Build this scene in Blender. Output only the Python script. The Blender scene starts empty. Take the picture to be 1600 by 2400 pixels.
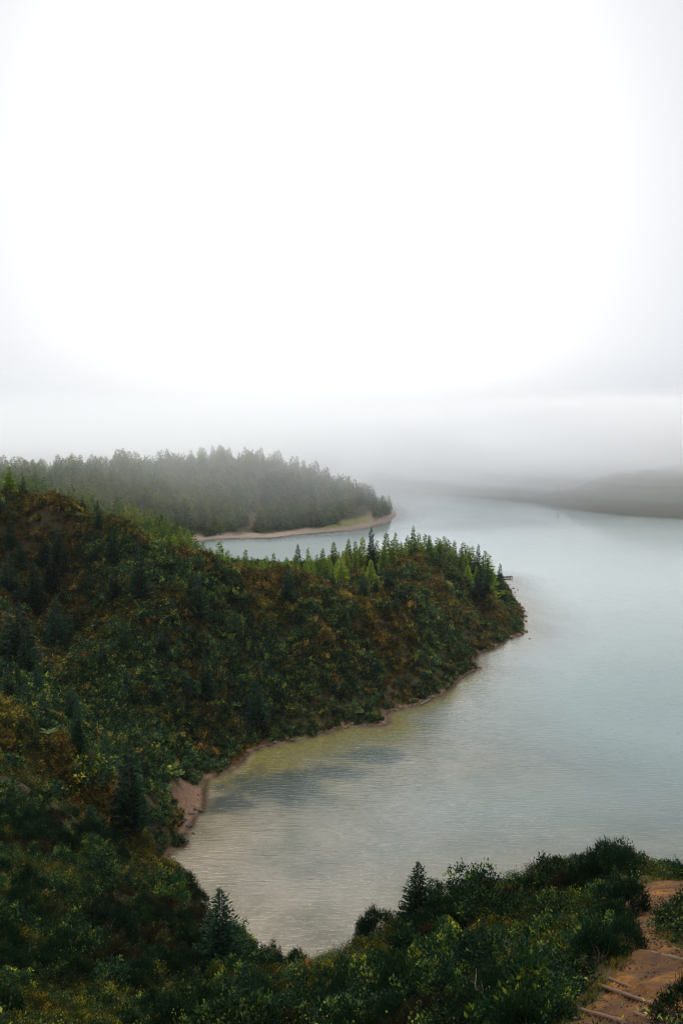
import bpy, math, random
import numpy as np

random.seed(7)
RNG = np.random.default_rng(7)
S = bpy.context.scene
COL = S.collection

# ------------------------------------------------------------------ camera
CAM_Z = 70.0
PITCH = math.atan(0.1)
FPX = 2000.0                                  # focal length in px of the 1600x2400 photograph
cam_d = bpy.data.cameras.new('camera')
cam = bpy.data.objects.new('camera', cam_d)
COL.objects.link(cam)
cam.location = (0, 0, CAM_Z)
cam.rotation_euler = (math.pi / 2 - PITCH, 0, 0)
cam_d.sensor_fit = 'VERTICAL'
cam_d.sensor_height = 36.0
cam_d.lens = 36.0 * FPX / 2400.0
cam_d.clip_start = 0.1
cam_d.clip_end = 9000
S.camera = cam

# ------------------------------------------------------------------ sky, sun, exposure
SUN_EL, SUN_AZ = 16.0, -1.5                   # the bright spot behind the cloud, degrees
W = bpy.data.worlds.new('World')
S.world = W
W.use_nodes = True
nt = W.node_tree
for n in list(nt.nodes):
    nt.nodes.remove(n)


def N(tree, typ, **kw):
    n = tree.nodes.new(typ)
    for k, v in kw.items():
        setattr(n, k, v)
    return n


def math_node(tree, op, a, b=None, c=None, clamp=False):
    n = N(tree, 'ShaderNodeMath', operation=op, use_clamp=clamp)
    for i, x in enumerate((a, b, c)):
        if x is None:
            continue
        if isinstance(x, (int, float)):
            n.inputs[i].default_value = x
        else:
            tree.links.new(x, n.inputs[i])
    return n.outputs[0]


def ramp(tree, fac, stops, interp='LINEAR'):
    r = N(tree, 'ShaderNodeValToRGB')
    r.color_ramp.interpolation = interp
    el = r.color_ramp.elements
    while len(el) < len(stops):
        el.new(0.5)
    for e, (p, c) in zip(el, stops):
        e.position = p
        e.color = tuple(c) + (1,) if len(c) == 3 else c
    if fac is not None:
        tree.links.new(fac, r.inputs[0])
    return r.outputs[0]


def mixc(tree, fac, a, b, blend='MIX'):
    n = N(tree, 'ShaderNodeMix', data_type='RGBA', blend_type=blend)
    for s, x in ((n.inputs[0], fac), (n.inputs[6], a), (n.inputs[7], b)):
        if isinstance(x, (int, float)):
            s.default_value = x
        elif isinstance(x, (tuple, list)):
            s.default_value = tuple(x) + (1,) if len(x) == 3 else x
        else:
            tree.links.new(x, s)
    return n.outputs[2]


sky = N(nt, 'ShaderNodeTexSky', sky_type='NISHITA')
sky.sun_disc = False
sky.sun_elevation = math.radians(SUN_EL)
sky.sun_rotation = math.radians(SUN_AZ)
sky.dust_density = 6.0
sky.air_density = 1.0
sky.ozone_density = 1.0
hs = N(nt, 'ShaderNodeHueSaturation')
hs.inputs['Saturation'].default_value = 0.12
nt.links.new(sky.outputs[0], hs.inputs['Color'])
tc = N(nt, 'ShaderNodeTexCoord')
gd = (math.sin(math.radians(SUN_AZ)) * math.cos(math.radians(SUN_EL)),
      math.cos(math.radians(SUN_AZ)) * math.cos(math.radians(SUN_EL)), math.sin(math.radians(SUN_EL)))
dot = N(nt, 'ShaderNodeVectorMath', operation='DOT_PRODUCT')
nt.links.new(tc.outputs['Generated'], dot.inputs[0])
dot.inputs[1].default_value = gd
ang = math_node(nt, 'DIVIDE', math_node(nt, 'ARCCOSINE', dot.outputs['Value']), math.pi)   # 0..1 = 0..180 deg
# cloud brightness (x0.5) falling away from the hidden sun
def deg(a): return a / 180.0
glow = ramp(nt, ang, [(0.0, (.60, .60, .60)), (deg(5), (.54, .54, .54)), (deg(10), (.425, .425, .425)), (deg(13), (.400, .400, .402)), (deg(16), (.382, .384, .389)),
                      (deg(20), (.338, .345, .357)), (deg(25), (.306, .316, .334)), (deg(40), (.302, .311, .328)), (1.0, (.310, .318, .332))])
sep = N(nt, 'ShaderNodeSeparateXYZ')
nt.links.new(tc.outputs['Generated'], sep.inputs[0])
# overcast: greyer near the horizon, brightest overhead; soft uneven cloud
cn = N(nt, 'ShaderNodeTexNoise'); cn.inputs['Scale'].default_value = 2.2; cn.inputs['Detail'].default_value = 4
cmp_ = N(nt, 'ShaderNodeMapping'); cmp_.inputs['Scale'].default_value = (1, 1, 3)
nt.links.new(tc.outputs['Generated'], cmp_.inputs['Vector']); nt.links.new(cmp_.outputs[0], cn.inputs['Vector'])
zz = math_node(nt, 'ADD', sep.outputs['Z'], math_node(nt, 'MULTIPLY', math_node(nt, 'SUBTRACT', cn.outputs['Fac'], .5), .055))
hz = ramp(nt, zz, [(0.0, (.470, .471, .473)), (0.05, (.484, .485, .487)), (0.10, (.50, .50, .50)), (0.45, (.50, .50, .50)), (0.68, (.74, .74, .74)), (1.0, (.96, .96, .96))], 'EASE')
cloud = mixc(nt, 1.0, glow, mixc(nt, 1.0, hz, (2, 2, 2), 'MULTIPLY'), 'MULTIPLY')
cl10 = mixc(nt, 1.0, cloud, (20, 20, 20), 'MULTIPLY')
skymix = mixc(nt, 0.95, hs.outputs[0], cl10)
bg = N(nt, 'ShaderNodeBackground')
bg.inputs['Strength'].default_value = 0.1
nt.links.new(skymix, bg.inputs['Color'])
wo = N(nt, 'ShaderNodeOutputWorld')
nt.links.new(bg.outputs[0], wo.inputs['Surface'])

sun_d = bpy.data.lights.new('sun', 'SUN')
sun_d.energy = 2.2
sun_d.angle = math.radians(45)
sun_d.color = (1.0, 0.95, 0.88)
sun = bpy.data.objects.new('sun', sun_d)
COL.objects.link(sun)
_e = math.radians(SUN_EL + 48)
sun.rotation_euler = (math.pi / 2 - _e, 0, math.pi + math.radians(-SUN_AZ))
sun.location = (0, 200, 300)

S.view_settings.view_transform = 'Standard'
S.view_settings.look = 'None'
S.view_settings.exposure = 0.3
S.view_settings.gamma = 1.0
S.view_settings.use_curve_mapping = False
S.render.engine = 'CYCLES'
S.cycles.use_denoising = True
S.cycles.max_bounces = 9
S.cycles.diffuse_bounces = 2
S.cycles.glossy_bounces = 2
S.cycles.transmission_bounces = 3
S.cycles.transparent_max_bounces = 8
S.cycles.volume_bounces = 6
S.cycles.use_fast_gi = False
S.cycles.denoiser = 'OPENIMAGEDENOISE'
S.cycles.denoising_input_passes = 'RGB_ALBEDO_NORMAL'
S.cycles.denoising_prefilter = 'ACCURATE'
S.cycles.filter_width = 1.2


# ------------------------------------------------------------------ geometry of the place
def ray(u, v):
    t = (1200.0 - v) / FPX
    s, c = math.sin(PITCH), math.cos(PITCH)
    return np.array([(u - 800.0) / FPX, c + t * s, -s + t * c])


def at(u, v, y):                               # where the view ray of a pixel is y metres ahead
    d = ray(u, v)
    return np.array([0, 0, CAM_Z]) + d * (y / d[1])


def onwater(u, v):
    d = ray(u, v)
    return np.array([0, 0, CAM_Z]) + d * (CAM_Z / -d[2])


def _hash(ix, iy, seed):
    h = (ix * 374761393 + iy * 668265263 + seed * 974711) & 0x7fffffff
    h = ((h ^ (h >> 13)) * 1274126177) & 0x7fffffff
    return ((h ^ (h >> 16)) & 0xffff) / 65535.0


def vnoise(x, y, seed=0):
    x = np.asarray(x, float); y = np.asarray(y, float)
    ix = np.floor(x).astype(np.int64); iy = np.floor(y).astype(np.int64)
    fx = x - ix; fy = y - iy
    fx = fx * fx * (3 - 2 * fx); fy = fy * fy * (3 - 2 * fy)
    a = _hash(ix, iy, seed); b = _hash(ix + 1, iy, seed)
    c = _hash(ix, iy + 1, seed); d = _hash(ix + 1, iy + 1, seed)
    return (a + (b - a) * fx) * (1 - fy) + (c + (d - c) * fx) * fy


def fbm(x, y, octv=4, seed=0):
    s = 0; a = 0.5; t = 0
    for k in range(octv):
        s = s + a * vnoise(x * 2 ** k + 17.3 * k, y * 2 ** k - 9.1 * k, seed + k)
        t += a; a *= 0.5
    return s / t - 0.5


# the shoreline of the lake: what the photograph shows, closed by the hidden stretches
bay_px = [(388, 2011), (405, 1996), (431, 1984), (437, 1970), (433, 1958), (441, 1944), (450, 1934), (452, 1924), (458, 1911),
          (474, 1903), (478, 1888), (479, 1862), (480, 1842), (484, 1827), (495, 1822), (524, 1812), (557, 1796), (570, 1779),
          (583, 1763), (615, 1750), (640, 1744), (706, 1732), (769, 1717), (802, 1705), (860, 1702), (905, 1699),
          (912, 1690), (899, 1671), (939, 1662), (975, 1652), (1002, 1641), (1029, 1632), (1064, 1606), (1073, 1597),
          (1095, 1580), (1124, 1567), (1108, 1552), (1118, 1534), (1158, 1519), (1198, 1496), (1232, 1482), (1225, 1463),
          (1230, 1441), (1225, 1428), (1216, 1414), (1203, 1404), (1199, 1383), (1180, 1357)]
beach_px = [(440, 1273), (455, 1270), (488, 1264), (516, 1262), (586, 1260), (625, 1261), (646, 1259), (691, 1253), (751, 1248),
            (814, 1243), (863, 1236), (878, 1229), (894, 1224), (916, 1221)]
farR_px = [(848, 1124), (885, 1138), (946, 1150), (1020, 1159), (1105, 1165), (1191, 1173), (1252, 1179), (1314, 1189),
           (1375, 1197), (1467, 1208), (1600, 1215)]
SH = []
for p in bay_px: SH.append(onwater(*p)[:2])
SH += [(56, 402), (20, 408), (-25, 410), (-55, 428), (-82, 462), (-98, 500)]
for p in beach_px: SH.append(onwater(*p)[:2])
SH += [(43, 668), (46, 700), (40, 760), (-30, 830), (-150, 850), (-300, 880), (-520, 900), (-800, 980), (-1300, 1200),
       (-1500, 1900), (-1000, 2350), (-400, 2250), (-100, 1800), (0, 1400)]
for p in farR_px: SH.append(onwater(*p)[:2])
SH += [(330, 560), (410, 450), (450, 300), (430, 120), (330, 0), (220, 0), (150, 35), (105, 78), (75, 96), (50, 104),
       (25, 104), (5, 101), (-13, 107), (-25, 121)]
SH = np.array(SH, float)


def lake_sd(x, y):
    """signed distance to the shoreline, positive on land"""
    x = np.asarray(x, float).ravel(); y = np.asarray(y, float).ravel()
    best = np.full(x.shape, 1e18)
    ins = np.zeros(x.shape, bool)
    n = len(SH)
    for i in range(n):
        ax, ay = SH[i]; bx, by = SH[(i + 1) % n]
        dx, dy = bx - ax, by - ay
        t = np.clip(((x - ax) * dx + (y - ay) * dy) / (dx * dx + dy * dy), 0, 1)
        best = np.minimum(best, (x - ax - t * dx) ** 2 + (y - ay - t * dy) ** 2)
        cond = ((ay > y) != (by > y))
        if abs(dy) > 1e-9:
            ins ^= cond & (x < (dx) * (y - ay) / dy + ax)
    d = np.sqrt(best)
    return np.where(ins, -d, d)


CP = []
def cp(u, v, y, dz=0.0):
    p = at(u, v, y); CP.append((p[0], p[1], p[2] + dz))
def cw(x, y, z): CP.append((x, y, z))

# main crest of the near headland
for a in [(0, 1176, 214), (110, 1202, 214), (215, 1226, 214), (0, 1190, 228), (110, 1212, 228), (-120, 1150, 214), (-120, 1165, 232), (250, 1247, 209), (330, 1282, 205), (400, 1298, 207), (470, 1318, 212),
          (540, 1352, 216), (600, 1348, 225), (680, 1353, 232), (760, 1372, 236), (820, 1402, 238), (860, 1408, 240), (900, 1398, 243),
          (940, 1378, 252), (900, 1335, 285), (960, 1313, 290), (1050, 1317, 296), (1100, 1347, 305), (1150, 1387, 316), (1182, 1412, 322),
          (1020, 1318, 294), (850, 1382, 262), (790, 1352, 290)]:
    cp(*a, -0.8)
# the ground behind the crest, falling to the inlet
for a in [(600, 1375, 262), (540, 1385, 250), (680, 1375, 275), (470, 1345, 250), (600, 1352, 310), (700, 1354, 320), (800, 1352, 325), (900, 1340, 330),
          (1000, 1326, 330), (1080, 1335, 335), (1130, 1345, 345), (400, 1318, 255), (330, 1305, 250), (330, 1292, 226), (250, 1262, 228), (400, 1306, 226), (290, 1290, 240), (480, 1340, 320), (380, 1300, 330)]:
    cp(*a, -0.5)
for a in [(-20, 395, 5), (20, 385, 7), (-70, 400, 7), (-110, 440, 10), (-130, 500, 10), (50, 375, 7)]:
    cw(*a)
# left: saddle to the far headland
for a in [(200, 1232, 330), (100, 1222, 330), (0, 1212, 330), (200, 1222, 400), (330, 1255, 400), (0, 1190, 420), (100, 1192, 430), (420, 1265, 470)]:
    cp(*a)
# far headland crest (below the tree tops) and behind
for a in [(0, 1143, 520), (110, 1152, 520), (214, 1155, 540), (270, 1140, 570), (305, 1118, 590), (345, 1128, 600), (378, 1146, 610), (405, 1106, 635), (500, 1096, 650), (620, 1098, 655), (716, 1122, 655),
          (772, 1150, 655), (820, 1162, 655), (870, 1190, 650), (300, 1180, 540), (400, 1180, 580), (500, 1170, 605), (620, 1165, 620), (700, 1185, 630),
          (586, 1215, 590), (646, 1228, 595)]:
    cp(*a)
for a in [(-100, 740, 12), (-250, 760, 10), (-400, 800, 8), (-20, 700, 8), (-350, 650, 22), (-190, 650, 25), (-255, 620, 24), (-500, 600, 45), (-300, 400, 40), (-190, 380, 34), (-500, 400, 60),
          (-600, 800, 30)]:
    cw(*a)
# slopes of the near headland
for a in [(110, 1400, 203), (320, 1410, 186), (285, 1335, 194), (352, 1500, 181), (200, 1450, 193), (150, 1500, 184), (300, 1550, 172), (400, 1700, 172), (440, 1760, 168), (450, 1500, 190), (600, 1500, 205), (600, 1620, 193),
          (750, 1500, 211), (800, 1600, 204), (1000, 1500, 232), (1000, 1420, 246), (1100, 1450, 268), (700, 1660, 193), (600, 1400, 217), (750, 1430, 222), (200, 1310, 208), (0, 1280, 213),
          (100, 1290, 212), (900, 1450, 228), (950, 1560, 222), (1150, 1460, 290)]:
    cp(*a, -1.0)
# brown spur on the left and the valley behind it
for a in [(-150, 1520, 125), (0, 1620, 118), (100, 1690, 115), (200, 1770, 113), (270, 1850, 115), (330, 1920, 121), (385, 1985, 124)]:
    cp(*a, -0.8)
for a in [(360, 1850, 146), (330, 1800, 150), (200, 1700, 158), (100, 1600, 164), (0, 1520, 170), (410, 1880, 141), (0, 1420, 185)]:
    cp(*a, -1.0)
# the near slope on the left
for a in [(0, 1880, 86), (0, 2000, 63), (100, 1950, 78), (200, 1900, 98), (200, 2050, 66), (300, 2000, 86), (330, 1965, 110), (420, 2035, 103),
          (395, 2008, 118), (480, 2150, 76), (0, 2200, 40), (200, 2200, 43), (400, 2250, 43), (0, 2400, 25), (300, 2400, 22), (600, 2400, 19),
          (900, 2400, 17), (1200, 2400, 14.5), (600, 2250, 54), (700, 2242, 49), (550, 2340, 38), (800, 2190, 46), (850, 2175, 44), (900, 2160, 42),
          (700, 2345, 31), (900, 2270, 31), (400, 2100, 64), (520, 2265, 56)]:
    cp(*a, -1.4 if a[2] > 35 else -1.1)
# the ridge on the right
for a in [(1000, 2085, 42), (1130, 2065, 41), (1240, 2035, 42), (1310, 2010, 44), (1400, 1980, 46), (1050, 2250, 27), (1200, 2200, 29), (1250, 2100, 36),
          (1350, 2150, 30), (1400, 2060, 38), (1100, 2350, 19), (1480, 2000, 45), (1580, 2035, 44)]:
    cp(*a, -1.3)
for a in [(1350, 2400, 13.2), (1450, 2390, 13.6), (1560, 2330, 15.5), (1480, 2310, 16.3), (1520, 2240, 19.5), (1500, 2190, 23), (1500, 2150, 27),
          (1535, 2105, 33), (1560, 2065, 38), (1500, 2062, 38.5), (1590, 2250, 19), (1700, 2200, 24), (1750, 2100, 36), (1700, 2350, 15)]:
    cp(*a)
# hillside under and behind the viewpoint, and the ground outside the frame
for a in [(0, 0, 67.2), (0, -8, 72), (5, 6, 64), (-8, 6, 65), (0, -60, 88), (150, -60, 80), (-150, -80, 92), (-60, 20, 62), (-100, 60, 58), (-120, 120, 52),
          (-150, 200, 60), (-200, 280, 52), (-120, 240, 47), (-150, 300, 40), (60, 10, 54), (70, 50, 36), (30, 20, 51), (110, 10, 38), (40, 60, 34), (15, 70, 20), (-10, 80, 11), (15, 86, 8), (-22, 92, 8),
          (60, 80, 12), (-30, 100, 12), (400, -100, 60), (-400, 0, 80), (-350, 200, 70)]:
    cw(*a)
# far hills on the right and beyond
for a in [(1600, 1112, 700), (1500, 1118, 715), (1420, 1132, 730), (1350, 1146, 760), (1300, 1153, 790), (1262, 1161, 815), (1235, 1155, 840), (1190, 1140, 865),
          (1130, 1122, 900), (1080, 1108, 950), (1020, 1095, 1020), (950, 1085, 1090), (880, 1080, 1200)]:
    cp(*a)
for a in [(300, 1000, 8), (200, 1100, 25), (450, 900, 45), (500, 600, 60), (700, 300, 60), (700, 900, 60), (300, 1500, 55), (-100, 2500, 50), (-900, 2600, 60),
          (-1800, 2000, 60), (-1700, 1000, 60), (900, 1500, 60), (1500, 500, 70), (600, -100, 60), (-1000, 300, 75), (0, -800, 90), (1200, -800, 80),
          (-1200, -800, 85), (1500, 2200, 60), (800, 2600, 60), (200, 2200, 55)]:
    cw(*a)
for k, (x, y) in enumerate(SH):
    CP.append((x, y, 0.0))
for a in [(60, 200), (30, 150), (0, 140), (100, 300), (150, 400), (0, 500), (-40, 540), (100, 600), (200, 500), (300, 300), (200, 150), (150, 250),
          (100, 800), (0, 1000), (-300, 1200), (-800, 1600), (-600, 1200), (-300, 1800), (100, 130)]:
    cw(a[0], a[1], -4)
CP = np.array(CP, float)


def _kern(r2):
    return -np.sqrt(r2 + 9.0)


_n = len(CP)
_A = _kern((CP[:, None, 0] - CP[None, :, 0]) ** 2 + (CP[:, None, 1] - CP[None, :, 1]) ** 2)
_A -= np.eye(_n) * (-0.6) * -1 * 0.0 
_M = np.zeros((_n + 1, _n + 1))
_M[:_n, :_n] = _A + np.eye(_n) * 0.5
_M[:_n, _n] = 1; _M[_n, :_n] = 1
_w = np.linalg.solve(_M, np.append(CP[:, 2], 0.0))


def rbf(x, y):
    out = np.empty(x.shape)
    for s in range(0, len(x), 20000):
        e = slice(s, s + 20000)
        r2 = (x[e, None] - CP[None, :, 0]) ** 2 + (y[e, None] - CP[None, :, 1]) ** 2
        out[e] = _kern(r2) @ _w[:_n] + _w[_n]
    return out


PATH_PX = [(1395, 2420, 12.4, 1.15), (1450, 2375, 14.0, 1.2), (1492, 2320, 15.8, 1.0), (1528, 2265, 18.2, .95), (1535, 2225, 20.5, .55), (1514, 2190, 23.2, .34),
           (1508, 2155, 26.8, .45), (1525, 2120, 31.0, .85), (1550, 2092, 34.8, 1.5), (1585, 2075, 37.0, 1.5), (1680, 2062, 39.5, 1.4), (1800, 2060, 41.0, 1.3)]
PATH = [tuple(at(u, v, y)[:2]) + (w,) for u, v, y, w in PATH_PX]


def path_d(x, y):
    """distance to the dirt path's edge (negative on it)"""
    x = np.asarray(x, float).ravel(); y = np.asarray(y, float).ravel()
    best = np.full(x.shape, 1e9)
    for (ax, ay, aw), (bx, by, bw) in zip(PATH[:-1], PATH[1:]):
        dx, dy = bx - ax, by - ay
        t = np.clip(((x - ax) * dx + (y - ay) * dy) / (dx * dx + dy * dy), 0, 1)
        d = np.hypot(x - ax - t * dx, y - ay - t * dy) - (aw + (bw - aw) * t)
        best = np.minimum(best, d)
    return best


def sstep(a, b, x):
    t = np.clip((x - a) / (b - a), 0, 1)
    return t * t * (3 - 2 * t)


def terrain(x, y, full=False):
    x = np.asarray(x, float); y = np.asarray(y, float)
    shp = x.shape
    x = x.ravel(); y = y.ravel()
    d = lake_sd(x, y) + 1.1 * fbm(x / 4.0, y / 4.0, 3, 5) * np.clip(np.hypot(x, y) / 250, 0.5, 2.5)
    b = rbf(x, y)
    r = np.hypot(x, y)
    nz = 3.2 * fbm(x / 22, y / 22, 4, 11) + 2.6 * fbm(x / 8, y / 8, 3, 31)
    # gullies running down the headland
    g = np.abs(vnoise((x + 6 * fbm(x / 20, y / 20, 2, 8)) / 15.0, y / 60.0, 77) - 0.5) * 2
    nz = nz + (0.30 - g) * 6.4 * sstep(120, 160, r) * (1 - sstep(330, 420, r))
    nz = nz * np.where(r < 60, 0.25, np.where(r < 120, 0.25 + (r - 60) / 80, 1.0))
    far = sstep(500, 900, r)
    nz = nz * (1 + 0.8 * far)
    w = sstep(0.5, 6.5, d)
    pd = path_d(x, y)
    pm = 1 - sstep(0.0, 1.6, pd)
    nz = nz * (1 - pm)
    landh = np.maximum(b + nz, 0.10 * np.clip(d, 0, 6) + 0.02 * np.clip(d, 0, 60))
    h = w * landh + (1 - w) * (0.16 * d)
    bed = -(0.055 * np.minimum(-d, 30) + 0.11 * np.maximum(-d - 30, 0)) * (1 + 5.5 * sstep(165, 240, y)) - 0.05
    bed = np.maximum(bed, -9.0) + 0.3 * fbm(x / 9, y / 9, 3, 41)
    bed = np.minimum(bed, -0.03)
    h = np.where(d > 0, np.maximum(h, 0.02), bed)
    if full:
        return h.reshape(shp), d.reshape(shp), pd.reshape(shp)
    return h.reshape(shp)


def th(x, y):
    return float(terrain(np.array([x]), np.array([y]))[0])


def cast(pix):
    """first ground point along the view ray of each pixel"""
    pix = np.asarray(pix, float)
    t = (1200.0 - pix[:, 1]) / FPX
    s, c = math.sin(PITCH), math.cos(PITCH)
    D = np.stack([(pix[:, 0] - 800) / FPX, c + t * s, -s + t * c], 1)
    D = D / D[:, 1:2]
    ys = 8.0 * (1.022 ** np.arange(230))
    X = D[:, 0:1] * ys; Z = CAM_Z + D[:, 2:3] * ys
    H = terrain(X, np.broadcast_to(ys, X.shape))
    below = Z <= H
    k = np.where(below.any(1), below.argmax(1), len(ys) - 1)
    k0 = np.maximum(k - 1, 0)
    i = np.arange(len(pix))
    g0 = Z[i, k0] - H[i, k0]; g1 = Z[i, k] - H[i, k]
    f = np.clip(g0 / np.where(np.abs(g0 - g1) < 1e-6, 1, g0 - g1), 0, 1)
    Y = ys[k0] + (ys[k] - ys[k0]) * f
    P = np.stack([D[:, 0] * Y, Y, np.zeros(len(Y))], 1)
    P[:, 2] = terrain(P[:, 0], P[:, 1])
    return P


# ------------------------------------------------------------------ helpers for objects
def tag(o, label=None, cat=None, group=None, kind=None):
    if label: o['label'] = label
    if cat: o['category'] = cat
    if group: o['group'] = group
    if kind: o['kind'] = kind
    return o


def mesh_np(name, verts, faces, mat=None, attrs=None, smooth=False):
    """verts (n,3); faces: array (m,k) of equal sized polygons"""
    me = bpy.data.meshes.new(name)
    verts = np.asarray(verts, np.float32); faces = np.asarray(faces, np.int32)
    m, k = faces.shape
    me.vertices.add(len(verts)); me.vertices.foreach_set('co', verts.ravel())
    me.loops.add(m * k); me.loops.foreach_set('vertex_index', faces.ravel())
    me.polygons.add(m)
    me.polygons.foreach_set('loop_start', np.arange(0, m * k, k, dtype=np.int32))
    me.polygons.foreach_set('loop_total', np.full(m, k, np.int32))
    if smooth:
        me.polygons.foreach_set('use_smooth', np.ones(m, bool))
    me.update(calc_edges=True)
    for an, (dom, arr) in (attrs or {}).items():
        a = me.attributes.new(an, 'FLOAT', dom)
        a.data.foreach_set('value', np.asarray(arr, np.float32))
    if mat:
        me.materials.append(mat)
    return me


def link(name, me, parent=None, loc=None):
    o = bpy.data.objects.new(name, me)
    COL.objects.link(o)
    if parent: o.parent = parent
    if loc is not None: o.location = loc
    return o


def empty(name, loc, rz=0.0, sc=(1, 1, 1)):
    o = bpy.data.objects.new(name, None)
    o.empty_display_size = 0.3
    COL.objects.link(o)
    o.location = loc; o.rotation_euler = (0, 0, rz); o.scale = sc
    return o


def thing(name, loc, rz, sc, parts, label, cat, group=None):
    o = empty(name, loc, rz, sc)
    tag(o, label, cat, group)
    for pn, me in parts:
        link(pn, me, o)
    return o


def tube(pts, radii, sides=6, cap=True):
    """tapered tube along a polyline -> verts, quads (caps as degenerate quads)"""
    pts = np.asarray(pts, float); n = len(pts)
    V = []; F = []
    for i in range(n):
        a = pts[min(i + 1, n - 1)] - pts[max(i - 1, 0)]
        a = a / (np.linalg.norm(a) + 1e-9)
        ref = np.array([0, 0, 1.0]) if abs(a[2]) < 0.9 else np.array([1.0, 0, 0])
        e1 = np.cross(a, ref); e1 /= np.linalg.norm(e1); e2 = np.cross(a, e1)
        for s in range(sides):
            q = 2 * math.pi * s / sides
            V.append(pts[i] + radii[i] * (math.cos(q) * e1 + math.sin(q) * e2))
    for i in range(n - 1):
        for s in range(sides):
            s2 = (s + 1) % sides
            F.append((i * sides + s, i * sides + s2, (i + 1) * sides + s2, (i + 1) * sides + s))
    if cap:
        for base, c in ((0, pts[0]), ((n - 1) * sides, pts[-1])):
            ci = len(V); V.append(c)
            for s in range(0, sides, 2):
                F.append((base + s, base + (s + 1) % sides, base + (s + 2) % sides, ci))
    return V, F


def join_vf(lst):
    V = []; F = []
    for v, f in lst:
        o = len(V)
        V += list(v); F += [tuple(i + o for i in q) for q in f]
    return V, F


# ------------------------------------------------------------------ materials
def new_mat(name):
    m = bpy.data.materials.new(name)
    m.use_nodes = True
    t = m.node_tree
    for n in list(t.nodes): t.nodes.remove(n)
    out = N(t, 'ShaderNodeOutputMaterial')
    return m, t, out


def noise(t, scale, detail=4, rough=0.6, vec=None, dims='3D'):
    n = N(t, 'ShaderNodeTexNoise')
    n.inputs['Scale'].default_value = scale
    n.inputs['Detail'].default_value = detail
    n.inputs['Roughness'].default_value = rough
    if vec is not None: t.links.new(vec, n.inputs['Vector'])
    return n.outputs['Fac']


def pos(t):
    return N(t, 'ShaderNodeNewGeometry').outputs['Position']


def principled(t, col, rough=0.8, spec=0.3, bump=None, bstr=0.3, bdist=0.05):
    p = N(t, 'ShaderNodeBsdfPrincipled')
    if isinstance(col, tuple): p.inputs['Base Color'].default_value = col + (1,)
    else: t.links.new(col, p.inputs['Base Color'])
    p.inputs['Roughness'].default_value = rough
    p.inputs['Specular IOR Level'].default_value = spec
    if bump is not None:
        b = N(t, 'ShaderNodeBump')
        b.inputs['Strength'].default_value = bstr
        b.inputs['Distance'].default_value = bdist
        t.links.new(bump, b.inputs['Height'])
        t.links.new(b.outputs[0], p.inputs['Normal'])
    return p


def leaf_mat(name, stops, zone=None, zscale=0.05, zlo=0.5, zhi=0.62, transl=0.35, vary=0.5, gloss=0.06, bright=1.0):
    """leaf colours: per-leaf random through a ramp, brightness by plant, second palette by zone of the hill"""
    m, t, out = new_mat(name)
    a = N(t, 'ShaderNodeAttribute', attribute_name='rnd')
    oi = N(t, 'ShaderNodeObjectInfo')
    c = ramp(t, a.outputs['Fac'], stops)
    if zone:
        c2 = ramp(t, a.outputs['Fac'], zone)
        nz = noise(t, zscale, 4, 0.65, pos(t))
        mix = math_node(t, 'ADD', nz, math_node(t, 'MULTIPLY', math_node(t, 'SUBTRACT', oi.outputs['Random'], 0.5), 0.22))
        f = N(t, 'ShaderNodeMapRange')
        f.inputs['From Min'].default_value = zlo; f.inputs['From Max'].default_value = zhi
        t.links.new(mix, f.inputs['Value'])
        c = mixc(t, f.outputs[0], c, c2)
    h = N(t, 'ShaderNodeHueSaturation')
    t.links.new(c, h.inputs['Color'])
    vmul = N(t, 'ShaderNodeMath', operation='MULTIPLY'); vmul.inputs[1].default_value = bright
    rr = math_node(t, 'FRACT', math_node(t, 'MULTIPLY', oi.outputs['Random'], 7.31))
    t.links.new(math_node(t, 'ADD', math_node(t, 'MULTIPLY', rr, 0.05), 0.475), h.inputs['Hue'])
    t.links.new(math_node(t, 'ADD', math_node(t, 'MULTIPLY', math_node(t, 'POWER', oi.outputs['Random'], 1.6), vary * 1.25), 1 - vary * .5), vmul.inputs[0]); t.links.new(vmul.outputs[0], h.inputs['Value'])
    col = h.outputs[0]
    p = principled(t, col, 0.6, gloss)
    tr = N(t, 'ShaderNodeBsdfTranslucent')
    tcol = mixc(t, 1.0, col, (1.5, 1.5, 0.7), 'MULTIPLY')
    t.links.new(tcol, tr.inputs['Color'])
    mx = N(t, 'ShaderNodeMixShader')
    mx.inputs[0].default_value = transl
    t.links.new(p.outputs[0], mx.inputs[1]); t.links.new(tr.outputs[0], mx.inputs[2])
    t.links.new(mx.outputs[0], out.inputs[0])
    return m


M = {}
M['dark'] = leaf_mat('dark_green_leaves', [(0, (.003, .010, .007)), (.5, (.008, .022, .011)), (.70, (.026, .050, .016)), (.82, (.075, .11, .024)), (1, (.22, .24, .03))], transl=.25, gloss=.08, bright=1.25)
M['mid'] = leaf_mat('green_leaves', [(0, (.004, .014, .010)), (.45, (.010, .030, .014)), (.66, (.034, .064, .017)), (.80, (.14, .165, .022)), (1, (.36, .33, .03))], transl=.3, gloss=.08, bright=1.25)
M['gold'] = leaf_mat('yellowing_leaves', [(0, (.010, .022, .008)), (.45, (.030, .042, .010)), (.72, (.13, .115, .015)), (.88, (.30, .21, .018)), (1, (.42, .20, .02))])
M['rust'] = leaf_mat('russet_heath', [(0, (.006, .007, .006)), (.45, (.014, .014, .009)), (.8, (.036, .027, .012)), (1, (.09, .062, .02))])
M['red'] = leaf_mat('red_orange_leaves', [(0, (.05, .05, .01)), (.3, (.22, .15, .02)), (.6, (.38, .10, .015)), (1, (.45, .03, .02))])
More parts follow.
